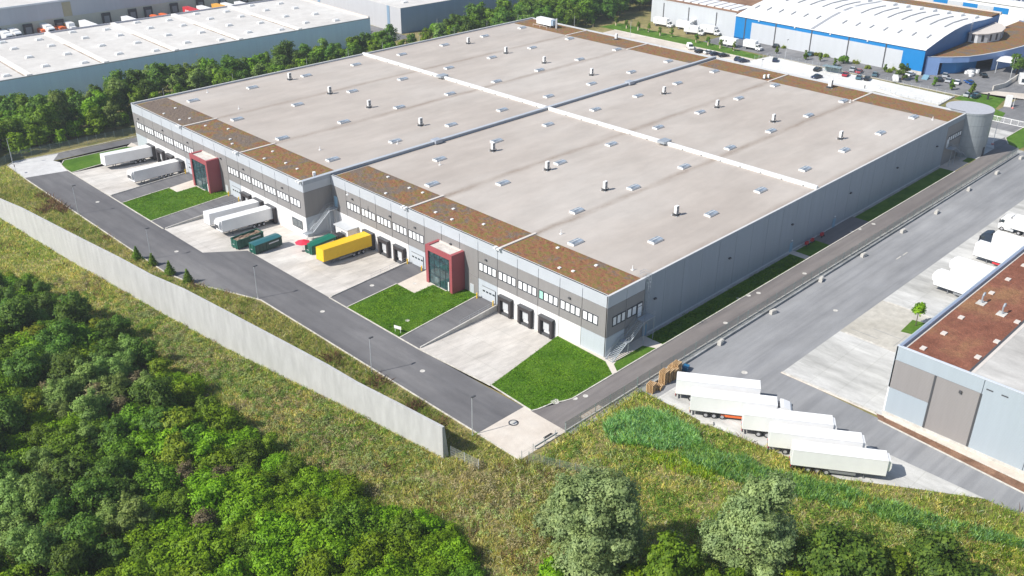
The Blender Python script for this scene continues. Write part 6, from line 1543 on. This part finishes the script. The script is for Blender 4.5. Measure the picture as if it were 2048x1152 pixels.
def weed_mounds(name, label, poly, n, seed, mat, rr=(.3, .75), leaves=34, size=.17):
    X, Y = sample(poly, n, seed); r = random.Random(seed)
    keep = VN(X+10*seed, Y+33, 5.0) > .42; X, Y = X[keep], Y[keep]
    L = [(x, y, .15, q, q*.9) for x, y, q in ((x, y, r.uniform(*rr)) for x, y in zip(X, Y))]
    me = leaf_mesh(name, L, len(L)*leaves, size, mat, seed, up=.6, fill=.25); o = bpy.data.objects.new(name, me); COL.objects.link(o)
    tag(o, label, 'weeds', kind='stuff')
W_pale = leafmat('weed_pale_green', (0.1265, 0.1680, 0.0495), (0.1955, 0.2400, 0.0825), (0.2875, 0.3360, 0.1375), trans=.45, hue=0); W_tan = leafmat('weed_tan', (0.1760, 0.1440, 0.0747), (0.2530, 0.2160, 0.1150), (0.3410, 0.3000, 0.1725), trans=.45, hue=0); W_green = leafmat('weed_fresh_green', (.06, .11, .012), (.09, .16, .02), (.13, .21, .035), trans=.45, hue=0)
SLOPE = strip_poly(lambda y: edge_x(y)-.5, lambda y: wall_x(y)-.8, [y for y in YS if y < 104])
FRONT = [(-57, -16), (-62, -1.6), (-41, -2.2), (-38.8, -3), (-32.3, -10.6), (-31, -12), (-26, -23), (-40, -42), (-52, -34)]; INNER = [(-29.8, -11.6), (-18, -12), (-16, -24), (-13, -36), (-6, -52), (4, -66), (-8, -75), (-26, -48), (-38, -42), (-26, -23)]
weed_mounds('pale_weeds', 'pale green weed clumps on the bank below the concrete wall', SLOPE, 2600, 3, W_pale); weed_mounds('tan_weeds', 'tan dry weed clumps on the bank below the concrete wall', SLOPE, 2000, 4, W_tan); weed_mounds('green_weeds', 'fresh green weed clumps on the bank below the concrete wall', SLOPE, 1500, 5, W_green)
weed_mounds('tan_weeds', 'tan bushy weeds in front of the wall end', FRONT, 1500, 6, W_tan, (.35, .9)); weed_mounds('pale_weeds', 'pale green weeds in front of the wall end', FRONT, 900, 7, W_pale); weed_mounds('green_weeds', 'fresh green weeds inside the fence below the reeds', INNER, 2200, 8, W_green); weed_mounds('pale_weeds', 'pale weeds inside the fence below the reeds', INNER, 900, 9, W_pale)
R_blue = leafmat('reed_blue_green', (0.1250, 0.2470, 0.1020), (0.1812, 0.3250, 0.1440), (0.2500, 0.4030, 0.1980), hue=0, trans=.5); R_green = leafmat('reed_green', (0.1375, 0.2470, 0.0440), (0.1938, 0.3250, 0.0660), (0.2625, 0.4030, 0.0990), hue=0, trans=.5); R_yel = leafmat('reed_yellow_green', (.15, .22, .008), (.22, .30, .012), (.28, .36, .025), hue=0, trans=.5)
def reeds(name, label, poly, dens, h0, seed, wts, w=.10):
    p = np.array(poly); area = (p[:, 0].max()-p[:, 0].min())*(p[:, 1].max()-p[:, 1].min()); X, Y = sample(poly, int(area*dens), seed); r = np.random.default_rng(seed)
    q = VN(X+300, Y+50, 2.4)+.5*VN(X+70, Y+20, .9); k = q+r.normal(0, .12, len(X)) > .44; X, Y = X[k], Y[k]; mi = r.choice(3, len(X), p=wts); h = h0*(.5+.7*VN(X+100, Y+100, 2.6))
    tag(blades(name, X, Y, h, np.full(len(X), w), [R_blue, R_green, R_yel], mi, seed+1, lean=.6), label, 'reeds', kind='stuff')
P_ = lambda L: [at(px_, py_+12, 0) for px_, py_ in L]
reeds('reed_bed', 'dense blue green reed patch below the fence corner', P_([(1205, 845), (1240, 822), (1300, 812), (1345, 830), (1392, 858), (1400, 882), (1330, 890), (1225, 875)]), 30, 1.7, 81, (.65, .33, .02))
reeds('reed_band', 'long band of green reeds along the parked trailers', P_([(1392, 872), (1450, 897), (1520, 922), (1600, 945), (1700, 972), (1760, 992), (1850, 1018), (1960, 1050), (2080, 1080), (2080, 1095), (1950, 1070), (1800, 1040), (1690, 1008), (1600, 985), (1500, 962), (1420, 935), (1350, 900)]), 22, 1.4, 91, (.35, .6, .05))
reeds('yellow_green_grass', 'patches of yellow green grass beside the reeds', [(-17.5, -20), (-14.4, -26), (-13, -33), (-15, -35), (-18, -27)], 16, .8, 95, (.0, .25, .75)); reeds('yellow_green_grass', 'bright yellow green strip of grass at the lower right corner', [at(1915, 1085), at(2060, 1105), at(2060, 1150), at(1990, 1130), at(1900, 1110)], 16, .7, 97, (.0, .2, .8))
# lawn blades give the mown grass its nap
LAWNM = [leafmat('lawn_dark', (0.0517, 0.1265, 0.0044), (0.0805, 0.1782, 0.0066), (0.1092, 0.2185, 0.0110), hue=0, trans=.5), leafmat('lawn_light', (0.0805, 0.1680, 0.0066), (0.1150, 0.2128, 0.0110), (0.1610, 0.2688, 0.0220), hue=0, trans=.5)]
for lab, poly, dn in [('mown lawn blades on the square before the near red entrance', [(-21.8, 31.5), (-.2, 33.4), (-.2, 39), (-3.6, 39), (-3.6, 43), (-8.8, 43), (-8.8, 48.4), (-21.8, 47.4)], 22), ('mown lawn blades on the corner lawn before the empty docks', [(-20.7, 7.8), (-21.2, -2), (-20, -2.6), (-15, -4), (-3.6, -4.3), (-1.2, -.9), (-.8, 11)], 22), ('mown lawn blades before the far red entrance', [(-29.4, 114.1), (-7.6, 115.8), (-7.6, 122), (-11.2, 122.2), (-11.2, 126.4), (-16.7, 126.2), (-16.7, 130), (-29.4, 129)], 14), ('grass blades on the strip along the shaded wall', [(11.3, -4.4), (62, -4.4), (62, -.8), (11.3, -.8)], 22)]:
    p = np.array(poly); X, Y = sample(poly, int((p[:, 0].max()-p[:, 0].min())*(p[:, 1].max()-p[:, 1].min())*dn), 7); r = np.random.default_rng(3)
    tag(blades('lawn_grass', X, Y, .08+.22*VN(X+100, Y+100, 2.1)*r.random(len(X)), np.full(len(X), .12), LAWNM, (VN(X+100, Y+300, 3.0)+.3*r.random(len(X)) > .62).astype(int), 9, lean=.6), lab, 'grass', kind='stuff').location = (0, 0, .05)
# park prototypes that were never placed
for o in list(bpy.data.objects):
    if o.parent is None and o.type == 'EMPTY' and o.location.z < -50:
        for ch in list(o.children): bpy.data.objects.remove(ch)
        bpy.data.objects.remove(o)

hz = MB(); hz.box(-1700, 1700, -1700, 1700, -3.2, 110, hm); tag(hz.build('haze'), 'thin bluish haze over the whole site', 'haze', kind='stuff')
